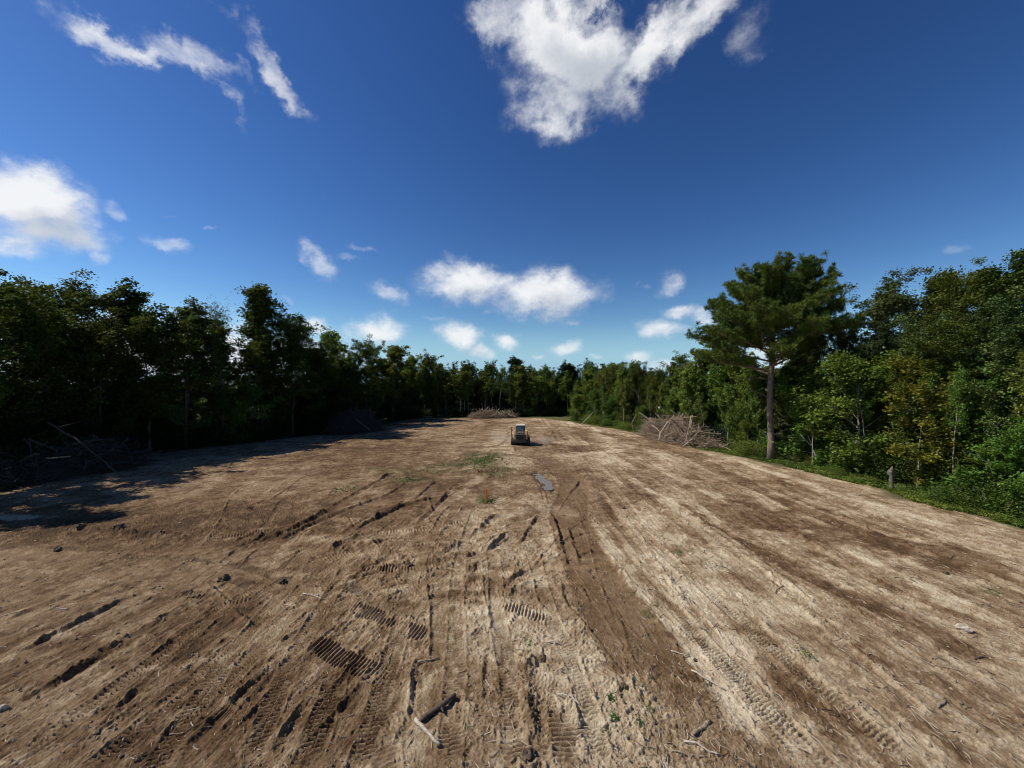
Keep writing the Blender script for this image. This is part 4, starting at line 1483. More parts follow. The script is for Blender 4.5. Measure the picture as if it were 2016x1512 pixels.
# dead lower limbs
for (z, azd, L, e) in [(6.9, 178, 3.6, 10), (5.3, 176, 2.7, 22), (6.3, 350, 1.3, 30), (4.3, 195, .35, 20), (7.0, 20, 1.6, 45), (4.4, 0, .3, 10)]:
    az_, el_ = R(azd), R(e)
    pts = wander(trunk_at(z), (math.cos(az_) * math.cos(el_), math.sin(az_) * math.cos(el_), math.sin(el_)), L, 6, -.1, .06, rg)
    mb.tube(pts, [.05, .042, .036, .03, .024, .018, .008], 5)
pine = empty('pine_tree', (PX, PY, gz(PX, PY)))
tag(pine, 'tall pine with domed crown and bare straight trunk standing in front of the right wood', 'pine tree')
link('trunk', mb.mesh('pine_trunk', True), M['bark_pine'], pine)
tc_, td_, tt_ = np.array(tuft_c), np.array(tuft_d), np.array(tuft_t)
nt, per = len(tc_), 40
td_ /= np.linalg.norm(td_, axis=1)[:, None]
idx = np.repeat(np.arange(nt), per)
dr = td_[idx] * .75 + rg.normal(size=(len(idx), 3)) * .62
dr /= np.linalg.norm(dr, axis=1)[:, None]
Ln = (.28 + .16 * rg.random(len(idx)))[:, None]
cen = tc_[idx] + dr * Ln * .5 + rg.normal(size=(len(idx), 3)) * .03
sd_ = np.cross(dr, rg.normal(size=(len(idx), 3)))
sd_ /= np.linalg.norm(sd_, axis=1)[:, None]
wd = .019
v = np.stack([cen - dr * Ln * .5, cen + sd_ * wd, cen + dr * Ln * .5, cen - sd_ * wd], 1).reshape(-1, 3)
nm = bpy.data.meshes.new('pine_crown')
n_ = len(idx)
nm.vertices.add(n_ * 4)
nm.vertices.foreach_set('co', v.astype(np.float32).ravel())
nm.loops.add(n_ * 4)
nm.loops.foreach_set('vertex_index', np.arange(n_ * 4, dtype=np.int32))
nm.polygons.add(n_)
nm.polygons.foreach_set('loop_start', np.arange(0, n_ * 4, 4, dtype=np.int32))
nm.update(calc_edges=True)
at = nm.attributes.new('tone', 'FLOAT', 'FACE')
at.data.foreach_set('value', np.clip(tt_[idx] + rg.random(n_) * .3, 0, 1).astype(np.float32))
link('crown', nm, M['needle'], pine)


# ------------------------------------------------------------------ brush piles
def brush_pile(name, cx, cy, rx, ry, h, n, mat, label, seed, rz=0, lmax=3.5, thick=.03):
    rg = np.random.default_rng(seed)
    mb = MB()
    # packed core of matted twigs and soil, hidden under the branches
    NU, NVv = 28, 10
    b0 = len(mb.v)
    for j in range(NVv + 1):
        for i in range(NU):
            a_ = 2 * math.pi * i / NU
            rr = math.cos(j / NVv * math.pi / 2)
            k = .60 + .12 * math.sin(a_ * 3 + seed) + .08 * rg.random()
            mb.v.append(Vector((rx * rr * k * math.cos(a_), ry * rr * k * math.sin(a_), h * .50 * math.sin(j / NVv * math.pi / 2) * (.9 + .2 * rg.random()) - .1)))
    for j in range(NVv):
        for i in range(NU):
            a_ = b0 + j * NU + i
            b_ = b0 + j * NU + (i + 1) % NU
            mb.f.append((a_, b_, b_ + NU, a_ + NU))
    for i in range(n // 35):
        a_ = rg.random() * 6.28
        rr = rg.random() ** .5 * .95
        c_ = Vector((math.cos(a_) * rr * rx, math.sin(a_) * rr * ry, h * (1 - rr ** 2) ** .7 * rg.uniform(.6, 1.05) + .1))
        d = Vector((rg.normal(), rg.normal(), rg.normal() * .5)).normalized()
        L = rg.uniform(1.2, 4.2)
        pts = wander(c_ - d * L * .5, d, L, 6, -.2, .08, rg)
        for q in pts:
            q.z = max(q.z, .05)
        r0 = rg.uniform(.035, .10)
        mb.tube(pts, [r0 * (1 - .1 * k) for k in range(7)], 6)
        for w in range(3):
            mb.tube(wander(pts[2 + w], Vector(rg.normal(size=3)) + d, L * .3, 3, 0, .15, rg), [r0 * .45, r0 * .35, r0 * .25, r0 * .1], 4, False)
    for i in range(n):
        a_ = rg.random() * 6.28
        rr = rg.random() ** .6
        x, y = math.cos(a_) * rr * rx, math.sin(a_) * rr * ry
        hh = h * (1 - rr ** 2) ** .7 * (.85 + .15 * math.sin(x * 1.7 + seed))
        z = hh * (.50 + .58 * rg.random()) * (.78 + .35 * math.sin(x * 1.1 + seed * 2) * math.sin(y * .9 + seed)) + .05
        L = rg.uniform(.5, lmax) * (.6 if rg.random() < .7 else 1)
        d = Vector((rg.normal(), rg.normal(), rg.normal() * .45 - .1))
        r0 = thick * rg.uniform(.25, 1.3)
        c_ = Vector((x, y, z))
        d.normalize()
        pts = wander(c_ - d * L * .5, d, L, 5, 0, .13, rg)
        for q in pts:
            q.z = max(q.z, .03)
        mb.tube(pts, [r0 * (1 - .15 * k) for k in range(6)], 4, False)
        if rg.random() < .5:
            mb.tube(wander(pts[2], Vector(rg.normal(size=3)) + d, L * .4, 3, 0, .15, rg), [r0 * .6, r0 * .5, r0 * .35, r0 * .15], 4, False)
    o = link(name, mb.mesh(name, False), M[mat])
    o.location = (cx, cy, gz(cx, cy))
    o.rotation_euler = (0, 0, rz)
    return tag(o, label, 'brush pile')


x1, y1 = G(1345, 880)
brush_pile('brush_pile', 18.9, 44.5, 2.6, 6.2, 2.9, 2600, 'dead', 'big sunlit pile of grey cut branches left of the pine', 5, R(14))
brush_pile('brush_pile', -22.0, 54.0, 3.4, 5.2, 3.0, 2600, 'dead_shaded', 'shaded pile of cut branches at the foot of the left wood', 6, R(10))
brush_pile('brush_pile', -3.8, 74.2, 4.6, 1.8, 1.3, 1500, 'dead', 'low pile of cleared branches in front of the far row of trees', 8, 0, 3.5, .035)
brush_pile('brush_pile', -31.8, 27.5, 2.6, 4.5, 2.3, 1900, 'dead_shaded', 'dark pile of broken branches under the trees at the left picture edge', 9, R(-10), 4)

# bigger poles lying on the piles, each a thing of its own
def pole(name, pts, r0, r1, mat, label, cat='branch', group=None, forks=0, seed=1, jit=.015):
    rg = np.random.default_rng(seed)
    pts = [Vector(p) for p in pts]
    q = [pts[0]]
    for a_, b_ in zip(pts[:-1], pts[1:]):
        L = (b_ - a_).length
        for k in (1, 2, 3):
            q.append(a_.lerp(b_, k / 3) + Vector(rg.normal(size=3)) * L * jit * (k < 3))
    n_ = len(q)
    mb = MB()
    rad = [(r0 + (r1 - r0) * k / (n_ - 1)) * rg.uniform(.85, 1.15) for k in range(n_)]
    mb.tube(q, rad, 7)
    for f in range(forks):
        k = int(rg.integers(1, n_ - 1))
        d = (q[k] - q[k - 1]).normalized() + Vector(rg.normal(size=3)) * .7
        d.z = abs(d.z) * .5
        mb.tube(wander(q[k], d, (q[-1] - q[0]).length * .22, 3, 0, .1, rg), [rad[k] * .6, rad[k] * .5, rad[k] * .35, rad[k] * .15], 5)
    org = q[0].copy()
    mb.v = [v - org for v in mb.v]
    o = link(name, mb.mesh(name, True), M[mat])
    o.location = org
    return tag(o, label, cat, group)


def GP(px, py, z=0.0):
    x, y = G(px, py)
    return (x, y, gz(x, y) + z)


pole('branch', [(15.8, 41.6, .5), (16.8, 43.2, 1.3), (18.2, 44.6, 2.4)], .07, .05, 'dead_pale', 'long bleached pole slanting up the left side of the sunlit brush pile', forks=1, seed=2)
pole('branch', [(17.6, 42.6, .5), (18.6, 43.0, 1.4), (19.8, 43.3, 1.5)], .08, .06, 'dead_pale', 'thick pale limb lying across the front of the sunlit brush pile', forks=1, seed=3)
pole('branch', [(18.5, 41.7, 1.2), (19.3, 41.6, 2.0), (19.6, 41.9, 3.1)], .05, .03, 'dead_pale', 'pale stem standing up out of the right half of the sunlit brush pile', seed=4)
pole('branch', [(17.4, 39.3, .15), (18.4, 39.6, .8), (19.4, 40.2, 1.5)], .07, .04, 'dead_pale', 'pale branch reaching down the near end of the sunlit brush pile', forks=2, seed=5)
pole('branch', [(16.0, 50.5, .0), (15.6, 50.3, 1.4), (16.2, 50.2, 2.6)], .07, .03, 'dead', 'grey forked limb standing at the left end of the sunlit brush pile', forks=2, seed=6)
pole('branch', [(-31.5, 26.2, 3.9), (-29.5, 26.0, 2.9), (-27.2, 25.8, 1.3), (-26.0, 25.8, .3)], .07, .04, 'dead_shaded', 'long grey limb slanting down from the pile at the left picture edge', forks=2, seed=7)
pole('branch', [(-29.5, 24.5, 1.8), (-27.8, 24.3, 1.95)], .05, .04, 'dead', 'short straight limb sticking out of the pile at the left picture edge', seed=8)
pole('branch', [(-20.5, 50.6, 1.9), (-19.4, 50.4, 1.2), (-18.7, 50.6, .4)], .06, .04, 'dead', 'pale limb sliding down the right side of the shaded brush pile', forks=1, seed=9)
pole('branch', [(-4.0, 72.6, .2), (-3.0, 72.6, 1.0), (-2.4, 72.9, 1.9)], .08, .04, 'dead_pale', 'pale forked limb sticking up from the far brush pile', forks=2, seed=10)
pole('branch', [(-2.6, 72.0, 1.2), (-1.0, 71.9, .3)], .07, .05, 'dead_pale', 'pale limb slanting down at the right end of the far brush pile', seed=11)
pole('branch', [(10.8, 60.6, .1), (12.0, 61.0, 1.2), (12.9, 61.4, 2.0)], .05, .03, 'dead_pale', 'thin bleached stem leaning in the bushes left of the sunlit brush pile', seed=12)

# snags, stump and post at the right edge
mb = MB()
mb.tube([(0, 0, -.1), (-.15, 0, .5), (-.35, .1, 1.2), (-.55, .1, 1.8), (-.80, .1, 2.3)], [.075, .07, .06, .05, .03], 7)
mb.tube([(-.35, .1, 1.2), (-.70, 0, 1.65), (-1.15, -.1, 2.0), (-1.55, -.1, 2.45)], [.05, .04, .03, .012], 6)
mb.tube([(-.15, 0, .6), (.1, 0, 1.0), (.08, 0, 1.35)], [.03, .02, .01], 5)
o = link('dead_snag', mb.mesh('dead_snag', True), M['dead_pale'])
x, y = (1612 - 1008) / F * 31.0, 31.0
o.location = (x, y, gz(x, y))
tag(o, 'bleached forked snag leaning left out of the bushes right of the pine', 'dead tree')
mb = MB()
mb.tube([(0, 0, -.1), (.02, 0, .5), (-.02, 0, 1.0), (.05, 0, 1.5), (.1, 0, 2.1)], [.07, .055, .06, .05, .045], 7)
o = link('dead_snag', mb.mesh('dead_snag', True), M['dead_pale'])
x, y = (1692 - 1008) / F * 28.0, 28.0
o.location = (x, y, gz(x, y))
tag(o, 'thin upright broken snag between the forked snag and the stump', 'dead tree')
mb = MB()
mb.tube([(0, 0, -.1), (.02, 0, .15), (.05, .02, .42), (.0, -.02, .62), (.04, 0, .85), (-.05, 0, 1.05), (-.03, 0, 1.22)], [.15, .12, .085, .12, .09, .15, .10], 9, True)
mb.tube([(.0, 0, 1.15), (.06, 0, 1.32), (.09, 0, 1.46)], [.12, .07, .015], 7)
mb.tube([(.05, 0, 1.25), (.2, -.02, 1.3), (.28, -.02, 1.31)], [.03, .02, .015], 5)
stump = empty('broken_stump', (0, 0, 0))
x, y = (1754 - 1008) / F * 23.6, 23.6
stump.location = (x, y, gz(x, y))
tag(stump, 'short broken tree stump standing in the grass at the right wood edge', 'stump')
link('bole', mb.mesh('bole', True), M['bark'], stump)
mb = MB()
mb.tube([(.1, -.05, 0), (.25, -.1, .3), (.45, -.1, .42)], [.022, .02, .016], 5)
link('sucker_shoot', mb.mesh('sucker_shoot', True), M['dead_pale'], stump)
# small marker post with a white cap
x, y = (1298 - 1008) / F * 50.5, 50.5
post = empty('marker_post', (x, y, gz(x, y)))
tag(post, 'thin dark post with white cap behind the sunlit brush pile', 'post')
mb = MB()
mb.tube([(0, 0, -.2), (0, 0, 3.3)], [.05, .05], 8)
link('shaft', mb.mesh('shaft', True), M['dead_dark'], post)
mb = MB()
mb.tube([(0, 0, 3.3), (0, 0, 3.38), (0, 0, 3.52), (0, 0, 3.56)], [.09, .12, .11, .04], 10)
white = plain('white_plastic', (.75, .75, .72), .4)
link('cap', mb.mesh('cap', True), white, post)
# white thing beyond the right wood, seen between trunks: a box trailer
tr = empty('white_trailer', (44.0, 34.5, -.33), R(8))
tag(tr, 'white box trailer glimpsed low between the trunks of the right wood', 'trailer')
mb = MB()
mb.box((0, 0, 1.85), (6.0, 2.4, 2.3))
link('box_body', mb.mesh('box_body', False, .04), white, tr)
mb = MB()
mb.box((0, 0, .6), (6.0, 1.0, .2))
mb.box((-3.6, 0, .55), (1.4, .12, .12))
blk = plain('black_rubber', (.02, .02, .022), .8, 0, .4)
link('chassis', mb.mesh('chassis'), blk, tr)
for sx in (-.45, .45):
    for sy in (-1.0, 1.0):
        mb = MB()
        mb.tube([(sx, sy - .12, .36), (sx, sy + .12, .36)], .36, 18)
        link('wheel', mb.mesh('wheel'), blk, tr)

# ------------------------------------------------------------------ survey stake
sx, sy = G(957, 991)
stake = empty('survey_stake', (sx, sy, gz(sx, sy)), .2)
tag(stake, 'bright orange wooden survey stake upright in a tuft of green weeds', 'stake')
mb = MB()
mb.box((0, 0, .34), (.075, .03, .98), Matrix.Rotation(R(2), 4, 'Y'))
org_m = plain('orange_paint', (.95, .13, .03), .5)
link('shaft', mb.mesh('shaft', False, .004), org_m, stake)
mb = MB()
mb.box((.03, -.02, .60), (.14, .006, .05), Matrix.Rotation(R(20), 4, 'Y'))
mb.box((.05, -.02, .53), (.03, .006, .12), Matrix.Rotation(R(-12), 4, 'Y'))
link('flagging_ribbon', mb.mesh('flagging_ribbon'), plain('pink_ribbon', (.95, .20, .12), .5), stake)

# ------------------------------------------------------------------ puddle
pp = poly([(1055, 930), (1066, 940), (1075, 950), (1080, 962)])
vs, fs = [], []
for k, q in enumerate(pp):
    d = pp[min(k + 1, len(pp) - 1)] - pp[max(k - 1, 0)]
    d /= np.linalg.norm(d)
    nn = np.array((-d[1], d[0]))
    w = .52 * math.sin(math.pi * (k + .6) / (len(pp) + .2)) ** .6 + .03
    for sgn in (-1, 1):
        e = q + nn * w * sgn * (1 + .25 * math.sin(k * 2.3 + sgn))
        vs.append((e[0], e[1], -.075))
for k in range(len(pp) - 1):
    fs.append((2 * k, 2 * k + 1, 2 * k + 3, 2 * k + 2))
pm = bpy.data.meshes.new('puddle')
pm.from_pydata(vs, [], fs)
m, t = new_mat('muddy_water')
b = t.nodes.new('ShaderNodeBsdfPrincipled')
b.inputs['Base Color'].default_value = (.13, .10, .07, 1)
b.inputs['Roughness'].default_value = .22
b.inputs['Specular IOR Level'].default_value = .6
bp = t.nodes.new('ShaderNodeBump')
bp.inputs['Strength'].default_value = .15
t.links.new(noise(t, 9, 3), bp.inputs['Height'])
t.links.new(bp.outputs[0], b.inputs['Normal'])
out(t, b.outputs[0])
tag(link('puddle', pm, m), kind='structure')

# ------------------------------------------------------------------ track loader seen from behind
LX, LY = (1025 - 1008) / F * 41.6, 41.6
loader = empty('track_loader', (LX, LY, gz(LX, LY) - .02), R(-2))
tag(loader, 'orange and black compact track loader driving away in the middle of the dirt field', 'loader')
yel = plain('orange_yellow_paint', (.66, .34, .10), .6, 0, .55, (.40, .28, .16))
drk = plain('dark_grey_paint', (.045, .042, .040), .7, 0, .5, (.17, .13, .09))
grey = plain('grey_steel', (.22, .22, .22), .45, .3, .3)
roofm = plain('pale_roof_paint', (.66, .60, .50), .6, 0, .3, (.42, .34, .24))
m, t = new_mat('cab_glass')
b = t.nodes.new('ShaderNodeBsdfPrincipled')
b.inputs['Base Color'].default_value = (.10, .13, .14, 1)
b.inputs['Roughness'].default_value = .12
b.inputs['Specular IOR Level'].default_value = .8
out(t, b.outputs[0])
glass = m
lamp_m = plain('red_lens', (.45, .03, .02), .3)


def lp(name, mb, mat, parent=loader, bevel=.015, smooth=False):
    return link(name, mb.mesh(name, smooth, bevel), mat, parent)


# tracks
for s in (-1, 1):
    mb = MB()
    prof = []
    for k in range(9):      # rear wheel arc
        a_ = R(90 + k * 22.5 * .98)
        prof.append((-.78 + .30 * math.cos(a_), .34 + .30 * math.sin(a_)))
    for k in range(9):
        a_ = R(-90 + k * 22.5)
        prof.append((.82 + .30 * math.cos(a_), .34 + .30 * math.sin(a_)))
    mb.prism(prof, s * .80 - .20, s * .80 + .20)
    tk = lp('rubber_track', mb, blk, bevel=0)
    mb = MB()
    per = []
    pr2 = prof + [prof[0]]
    for a_, b_ in zip(pr2[:-1], pr2[1:]):
        L = math.hypot(b_[0] - a_[0], b_[1] - a_[1])
        nseg = max(1, int(L / .10))
        for k in range(nseg):
            f = (k + .5) / nseg
            yy, zz = a_[0] + (b_[0] - a_[0]) * f, a_[1] + (b_[1] - a_[1]) * f
            an = math.atan2(b_[1] - a_[1], b_[0] - a_[0])
            mb.box((s * .80, yy, zz), (.405, .045, .05), Matrix.Rotation(an, 4, 'X'))
    lp('track_lugs', mb, blk, tk, 0)
    for (yy, rr_) in ((-.78, .22), (.82, .22), (-.35, .13), (0, .13), (.35, .13)):
        mb = MB()
        mb.tube([(s * .80 - .21, yy, .34 if rr_ > .2 else .2), (s * .80 + .21, yy, .34 if rr_ > .2 else .2)], rr_, 16)
        lp('road_wheel', mb, grey, tk, 0)
# chassis and rear counterweight
mb = MB()
mb.prism([(-1.18, .26), (1.0, .26), (1.15, .5), (1.15, .85), (-1.0, .85), (-1.18, .62)], -.56, .56)
lp('chassis', mb, drk)
mb = MB()
mb.box((0, -1.22, .44), (1.24, .16, .26))
lp('rear_bumper', mb, drk)
# side panels and uprights, orange
for s in (-1, 1):
    mb = MB()
    mb.prism([(-1.12, .64), (-.2, .64), (-.1, .95), (-.35, 1.52), (-.62, 1.60), (-.92, 1.52), (-1.05, 1.15)], s * .62 - .11, s * .62 + .11)
    lp('rear_upright', mb, yel, bevel=.02)
    mb = MB()
    # lift arm: up over the rear then forward and down
    mb.prism([(-.95, 1.34), (-.75, 1.60), (-.2, 1.62), (.9, 1.18), (1.42, .62), (1.46, .30), (1.32, .30), (1.22, .60), (.78, 1.02), (-.2, 1.44), (-.72, 1.40)], s * .72 - .065, s * .72 + .065)
    arm = lp('lift_arm', mb, yel, bevel=.012)
    mb = MB()
    mb.tube([(s * .76, -.80, .74), (s * .76, -.25, 1.36)], .045, 10)
    lp('lift_cylinder', mb, grey, arm, 0)
    mb = MB()
    mb.box((s * .53, -1.14, 1.04), (.09, .03, .16))
    lp('tail_light', mb, lamp_m, bevel=.005)
# engine door with grille
mb = MB()
mb.prism([(-1.22, .60), (-.6, .60), (-.6, 1.24), (-1.10, 1.24), (-1.18, 1.16)], -.47, .47)
door = lp('engine_door', mb, drk, bevel=.02)
mb = MB()
for k in range(8):
    mb.box((0, -1.225 + .006 * k, .68 + k * .058), (.74, .02, .022))
lp('grille', mb, blk, door, 0)
mb = MB()
mb.box((0, -1.19, 1.18), (.96, .03, .035))
mb.box((-.44, -1.235, .88), (.025, .03, .58))
mb.box((.44, -1.235, .88), (.025, .03, .58))
lp('door_trim', mb, grey, door, .004)
mb = MB()
mb.prism([(-1.08, 1.245), (-.45, 1.245), (-.45, 1.44), (-.95, 1.38)], -.46, .46)
lp('engine_hood', mb, drk, bevel=.03)
mb = MB()
mb.tube([(.30, -.85, 1.38), (.30, -.85, 1.55), (.30, -.90, 1.60)], .035, 10)
lp('exhaust_pipe', mb, grey, bevel=0)
for s in (-1, 1):
    mb = MB()
    mb.tube([(s * .22, -1.08, 1.33), (s * .22, -1.02, 1.33)], .045, 12)
    lp('work_light', mb, roofm, bevel=0)
# cab
mb = MB()
mb.prism([(-.50, 1.26), (.62, .86), (.72, 1.30), (.60, 2.02), (-.42, 2.02)], -.46, .46)
cab = lp('cab', mb, drk, bevel=.03)
mb = MB()
mb.prism([(-.515, 1.50), (-.450, 1.95), (-.440, 1.95), (-.505, 1.50)], -.36, .36)
lp('rear_window', mb, glass, cab, 0)
for s in (-1, 1):
    mb = MB()
    mb.box((s * .464, .06, 1.62), (.012, .78, .56))
    lp('side_window', mb, glass, cab, 0)
mb = MB()
mb.box((.30, -.515, 1.70), (.05, .03, .50), Matrix.Rotation(R(-8), 4, 'X'))
lp('window_pillar', mb, blk, cab, 0)
mb = MB()
mb.prism([(-.50, 2.025), (.66, 2.025), (.62, 2.10), (-.44, 2.12)], -.47, .47)
lp('cab_roof', mb, roofm, bevel=.03)
# dark tube frame at the left and stub at the right
mb = MB()
mb.tube([(-.46, -.3, 1.84), (-.98, -.3, 1.84), (-.97, -.3, .80)], .04, 8)
mb.tube([(-.62, -.3, 1.48), (-.97, -.3, 1.48)], .032, 8)
lp('side_frame', mb, drk, bevel=0)
mb = MB()
mb.tube([(.46, -.3, 1.86), (.70, -.3, 1.86)], .045, 8)
lp('side_frame', mb, drk, bevel=0)
mb = MB()
mb.tube([(-.97, -.30, .72), (-.97, -.38, .72)], .07, 12)
lp('side_lamp', mb, roofm, bevel=0)
# bucket
mb = MB()
mb.prism([(1.45, .12), (2.15, .08), (2.17, .12), (1.62, .22), (1.52, .50), (1.66, .78), (1.60, .80), (1.42, .52)], -.98, .98)
bk = lp('bucket', mb, drk, bevel=.01)

# dust kicked up on both sides
m, t = new_mat('dust')
pv = t.nodes.new('ShaderNodeVolumePrincipled')
pv.inputs['Color'].default_value = (.86, .76, .60, 1)
pv.inputs['Anisotropy'].default_value = .2
tcn = t.nodes.new('ShaderNodeTexCoord')
ln = t.nodes.new('ShaderNodeVectorMath')
ln.operation = 'LENGTH'
t.links.new(tcn.outputs['Object'], ln.inputs[0])
fall = t.nodes.new('ShaderNodeMapRange')
t.links.new(ln.outputs['Value'], fall.inputs[0])
fall.inputs[1].default_value = .95
fall.inputs[2].default_value = .1
nz_ = noise(t, 2.6, 4, .6)
t.links.new(math_node(t, 'MULTIPLY', math_node(t, 'MULTIPLY', fall.outputs[0], 1.5), math_node(t, 'MULTIPLY', math_node(t, 'SUBTRACT', nz_, .35), 2.2, clamp=True)), pv.inputs['Density'])
vo = t.nodes.new('ShaderNodeOutputMaterial')
t.links.new(pv.outputs[0], vo.inputs['Volume'])
dustm = m
import bmesh
for (cx, cy, rx, ry, rz_) in ((LX - 2.0, LY + .5, 1.7, 1.6, .95), (LX + 2.5, LY + .3, 1.7, 1.5, .75)):
    bm = bmesh.new()
    bmesh.ops.create_icosphere(bm, subdivisions=3, radius=1)
    dm = bpy.data.meshes.new('dust_cloud')
    bm.to_mesh(dm)
    bm.free()
    o = link('dust_cloud', dm, dustm)
    o.location = (cx, cy, rz_ * .55)
    o.scale = (rx, ry, rz_)
    tag(o, 'thin tan dust ' + ('left' if cx < LX else 'right') + ' of the loader', 'dust', kind='stuff')

# ------------------------------------------------------------------ sticks on the ground
ST = [
    ('dead_dark', [(896, 1374), (868, 1396), (830, 1421)], .045, .05, 'dark crooked root lying in the foreground, upper arm of the V', 1, .05),
    ('dead_pale', [(818, 1419), (836, 1441), (866, 1470)], .04, .025, 'pale curved root below the dark one, lower arm of the V', 0, .03),
    ('dead_pale', [(1361, 1320), (1395, 1338), (1427, 1356)], .020, .014, 'long straight pale stick beside the dark end of the moist lane', 0, .03),
    ('dead', [(1364, 1448), (1380, 1436), (1398, 1420)], .028, .042, 'thick knobbly grey stick near the bottom right of centre', 0, .03),
    ('dead_pale', [(1346, 1464), (1372, 1469), (1395, 1482), (1417, 1487)], .018, .014, 'bent pale stick below the knobbly grey one', 1, .03),
    ('dead', [(1322, 1483), (1355, 1487), (1392, 1492)], .014, .010, 'thin straight stick lying under the bent pale stick', 1, .02),
    ('dead_pale', [(1098, 1371), (1125, 1377), (1142, 1390)], .012, .024, 'pale root piece with white end left of the green sprouts', 0, .03),
    ('dead_pale', [(1078, 1264), (1092, 1266), (1106, 1271)], .022, .010, 'short pale twig on the ragged edge above the root piece', 1, .04),
    ('dead_pale', [(1321, 1278), (1338, 1285), (1356, 1291)], .014, .010, 'short pale stick inside the moist brown lane', 0, .02),
    ('dead', [(1007, 1423), (1013, 1440), (1022, 1458), (1038, 1476), (1055, 1495)], .014, .010, 'long curved vine stem at the bottom centre', 0, .03),
    ('dead', [(1026, 1242), (1038, 1247), (1049, 1254)], .010, .007, 'thin twig right of the pale scraped clod at the centre', 0, .02),
    ('dead_pale', [(597, 1168), (618, 1172), (638, 1178)], .018, .012, 'pale stick across the ruts left of centre', 1, .03),
    ('dead', [(823, 1305), (845, 1301), (864, 1296)], .022, .018, 'short dark edged stick at the top of the pale strip', 0, .03),
    ('dead', [(1846, 1397), (1853, 1390), (1862, 1383)], .020, .022, 'stubby dark stick near the lower right', 0, .03),
    ('dead_pale', [(1794, 1402), (1814, 1417), (1832, 1430)], .008, .006, 'thin pale straw stick left of the stubby dark one', 0, .02),
    ('dead', [(1666, 1397), (1680, 1392), (1693, 1386)], .010, .014, 'thin twig with knotted end at lower right', 1, .03),
    ('dead_dark', [(1919, 1296), (1933, 1294), (1947, 1297)], .016, .010, 'small dark bent twig near the right edge', 0, .03),
    ('dead', [(1835, 1308), (1865, 1315), (1892, 1322)], .010, .008, 'long thin twig below the white chunk of wood', 0, .02),
    ('dead_pale', [(1775, 1263), (1792, 1272), (1808, 1281)], .009, .007, 'thin pale twig left of the white chunk of wood', 0, .02),
    ('dead', [(1526, 1168), (1534, 1160), (1542, 1152)], .016, .012, 'short grey stick beside the pale dry patch', 0, .03),
    ('dead_pale', [(110, 1199), (122, 1200), (134, 1200)], .012, .012, 'small pale stick on the smooth soil at far left', 0, .02),
    ('dead_pale', [(0, 1214), (22, 1210), (46, 1206)], .014, .010, 'pale stick on a rut edge at the left picture edge', 0, .02),
    ('dead', [(376, 1420), (380, 1432), (360, 1442), (333, 1448)], .010, .008, 'hooked thin twig on the lower left ruts', 0, .03),
    ('dead_pale', [(1140, 1440), (1155, 1437), (1170, 1445)], .010, .012, 'small curved pale root above the bottom track print', 0, .02),
    ('dead_dark', [(1005, 1505), (1020, 1490), (1035, 1512)], .012, .012, 'dark arched root at the very bottom centre', 0, .06),
    ('dead_pale', [(1010, 1385), (1000, 1400), (1003, 1412)], .010, .010, 'short pale twig above the curved vine stem', 0, .03),
    ('dead_pale', [(1115, 1365), (1130, 1350), (1140, 1345)], .008, .006, 'thin forked twig above the pale root piece', 1, .03),
    ('dead', [(1100, 1320), (1118, 1330), (1130, 1350)], .010, .008, 'thin dark stem in the crumbly soil left of the lane end', 0, .03),
    ('dead_pale', [(1700, 1300), (1712, 1290), (1722, 1292)], .010, .006, 'small forked pale twig in the lower right streaks', 2, .03),
    ('dead', [(950, 1235), (935, 1250), (930, 1260)], .008, .008, 'tiny dark stick beside the centre track print', 0, .02),
    ('dead', [(770, 1290), (764, 1300), (766, 1308)], .016, .014, 'short dark curled stick below the upper cross print', 0, .03),
]
for k, (mt, pts, r0, r1, lab, fk, zz) in enumerate(ST):
    pole('stick', [GP(a_, b_, zz * .6 + r0 * .5) for a_, b_ in pts], r0, r1, mt, lab, 'stick', None, fk, 100 + k, .02)


def lump(name, px, py, r_, mat, label, cat, seed, sc=(1, 1, .7), amp=.35):
    rg = np.random.default_rng(seed)
    bm = bmesh.new()
    bmesh.ops.create_icosphere(bm, subdivisions=3, radius=r_)
    ph = rg.random(6) * 6
    for v in bm.verts:
        n_ = v.co.normalized()
        k = 1 + amp * (math.sin(n_.x * 4 + ph[0]) * math.sin(n_.y * 5 + ph[1]) * .6 + math.sin(n_.z * 7 + ph[2] + n_.x * 6) * .35 + rg.normal() * .10)
        v.co = Vector((v.co.x * k * sc[0], v.co.y * k * sc[1], v.co.z * k * sc[2]))
    me_ = bpy.data.meshes.new(name)
    bm.to_mesh(me_)
    bm.free()
    o = link(name, me_, mat)
    x, y = G(px, py)
    o.location = (x, y, gz(x, y) + r_ * sc[2] * .45)
    o.rotation_euler = (0, 0, rg.random() * 6)
    return tag(o, label, cat)


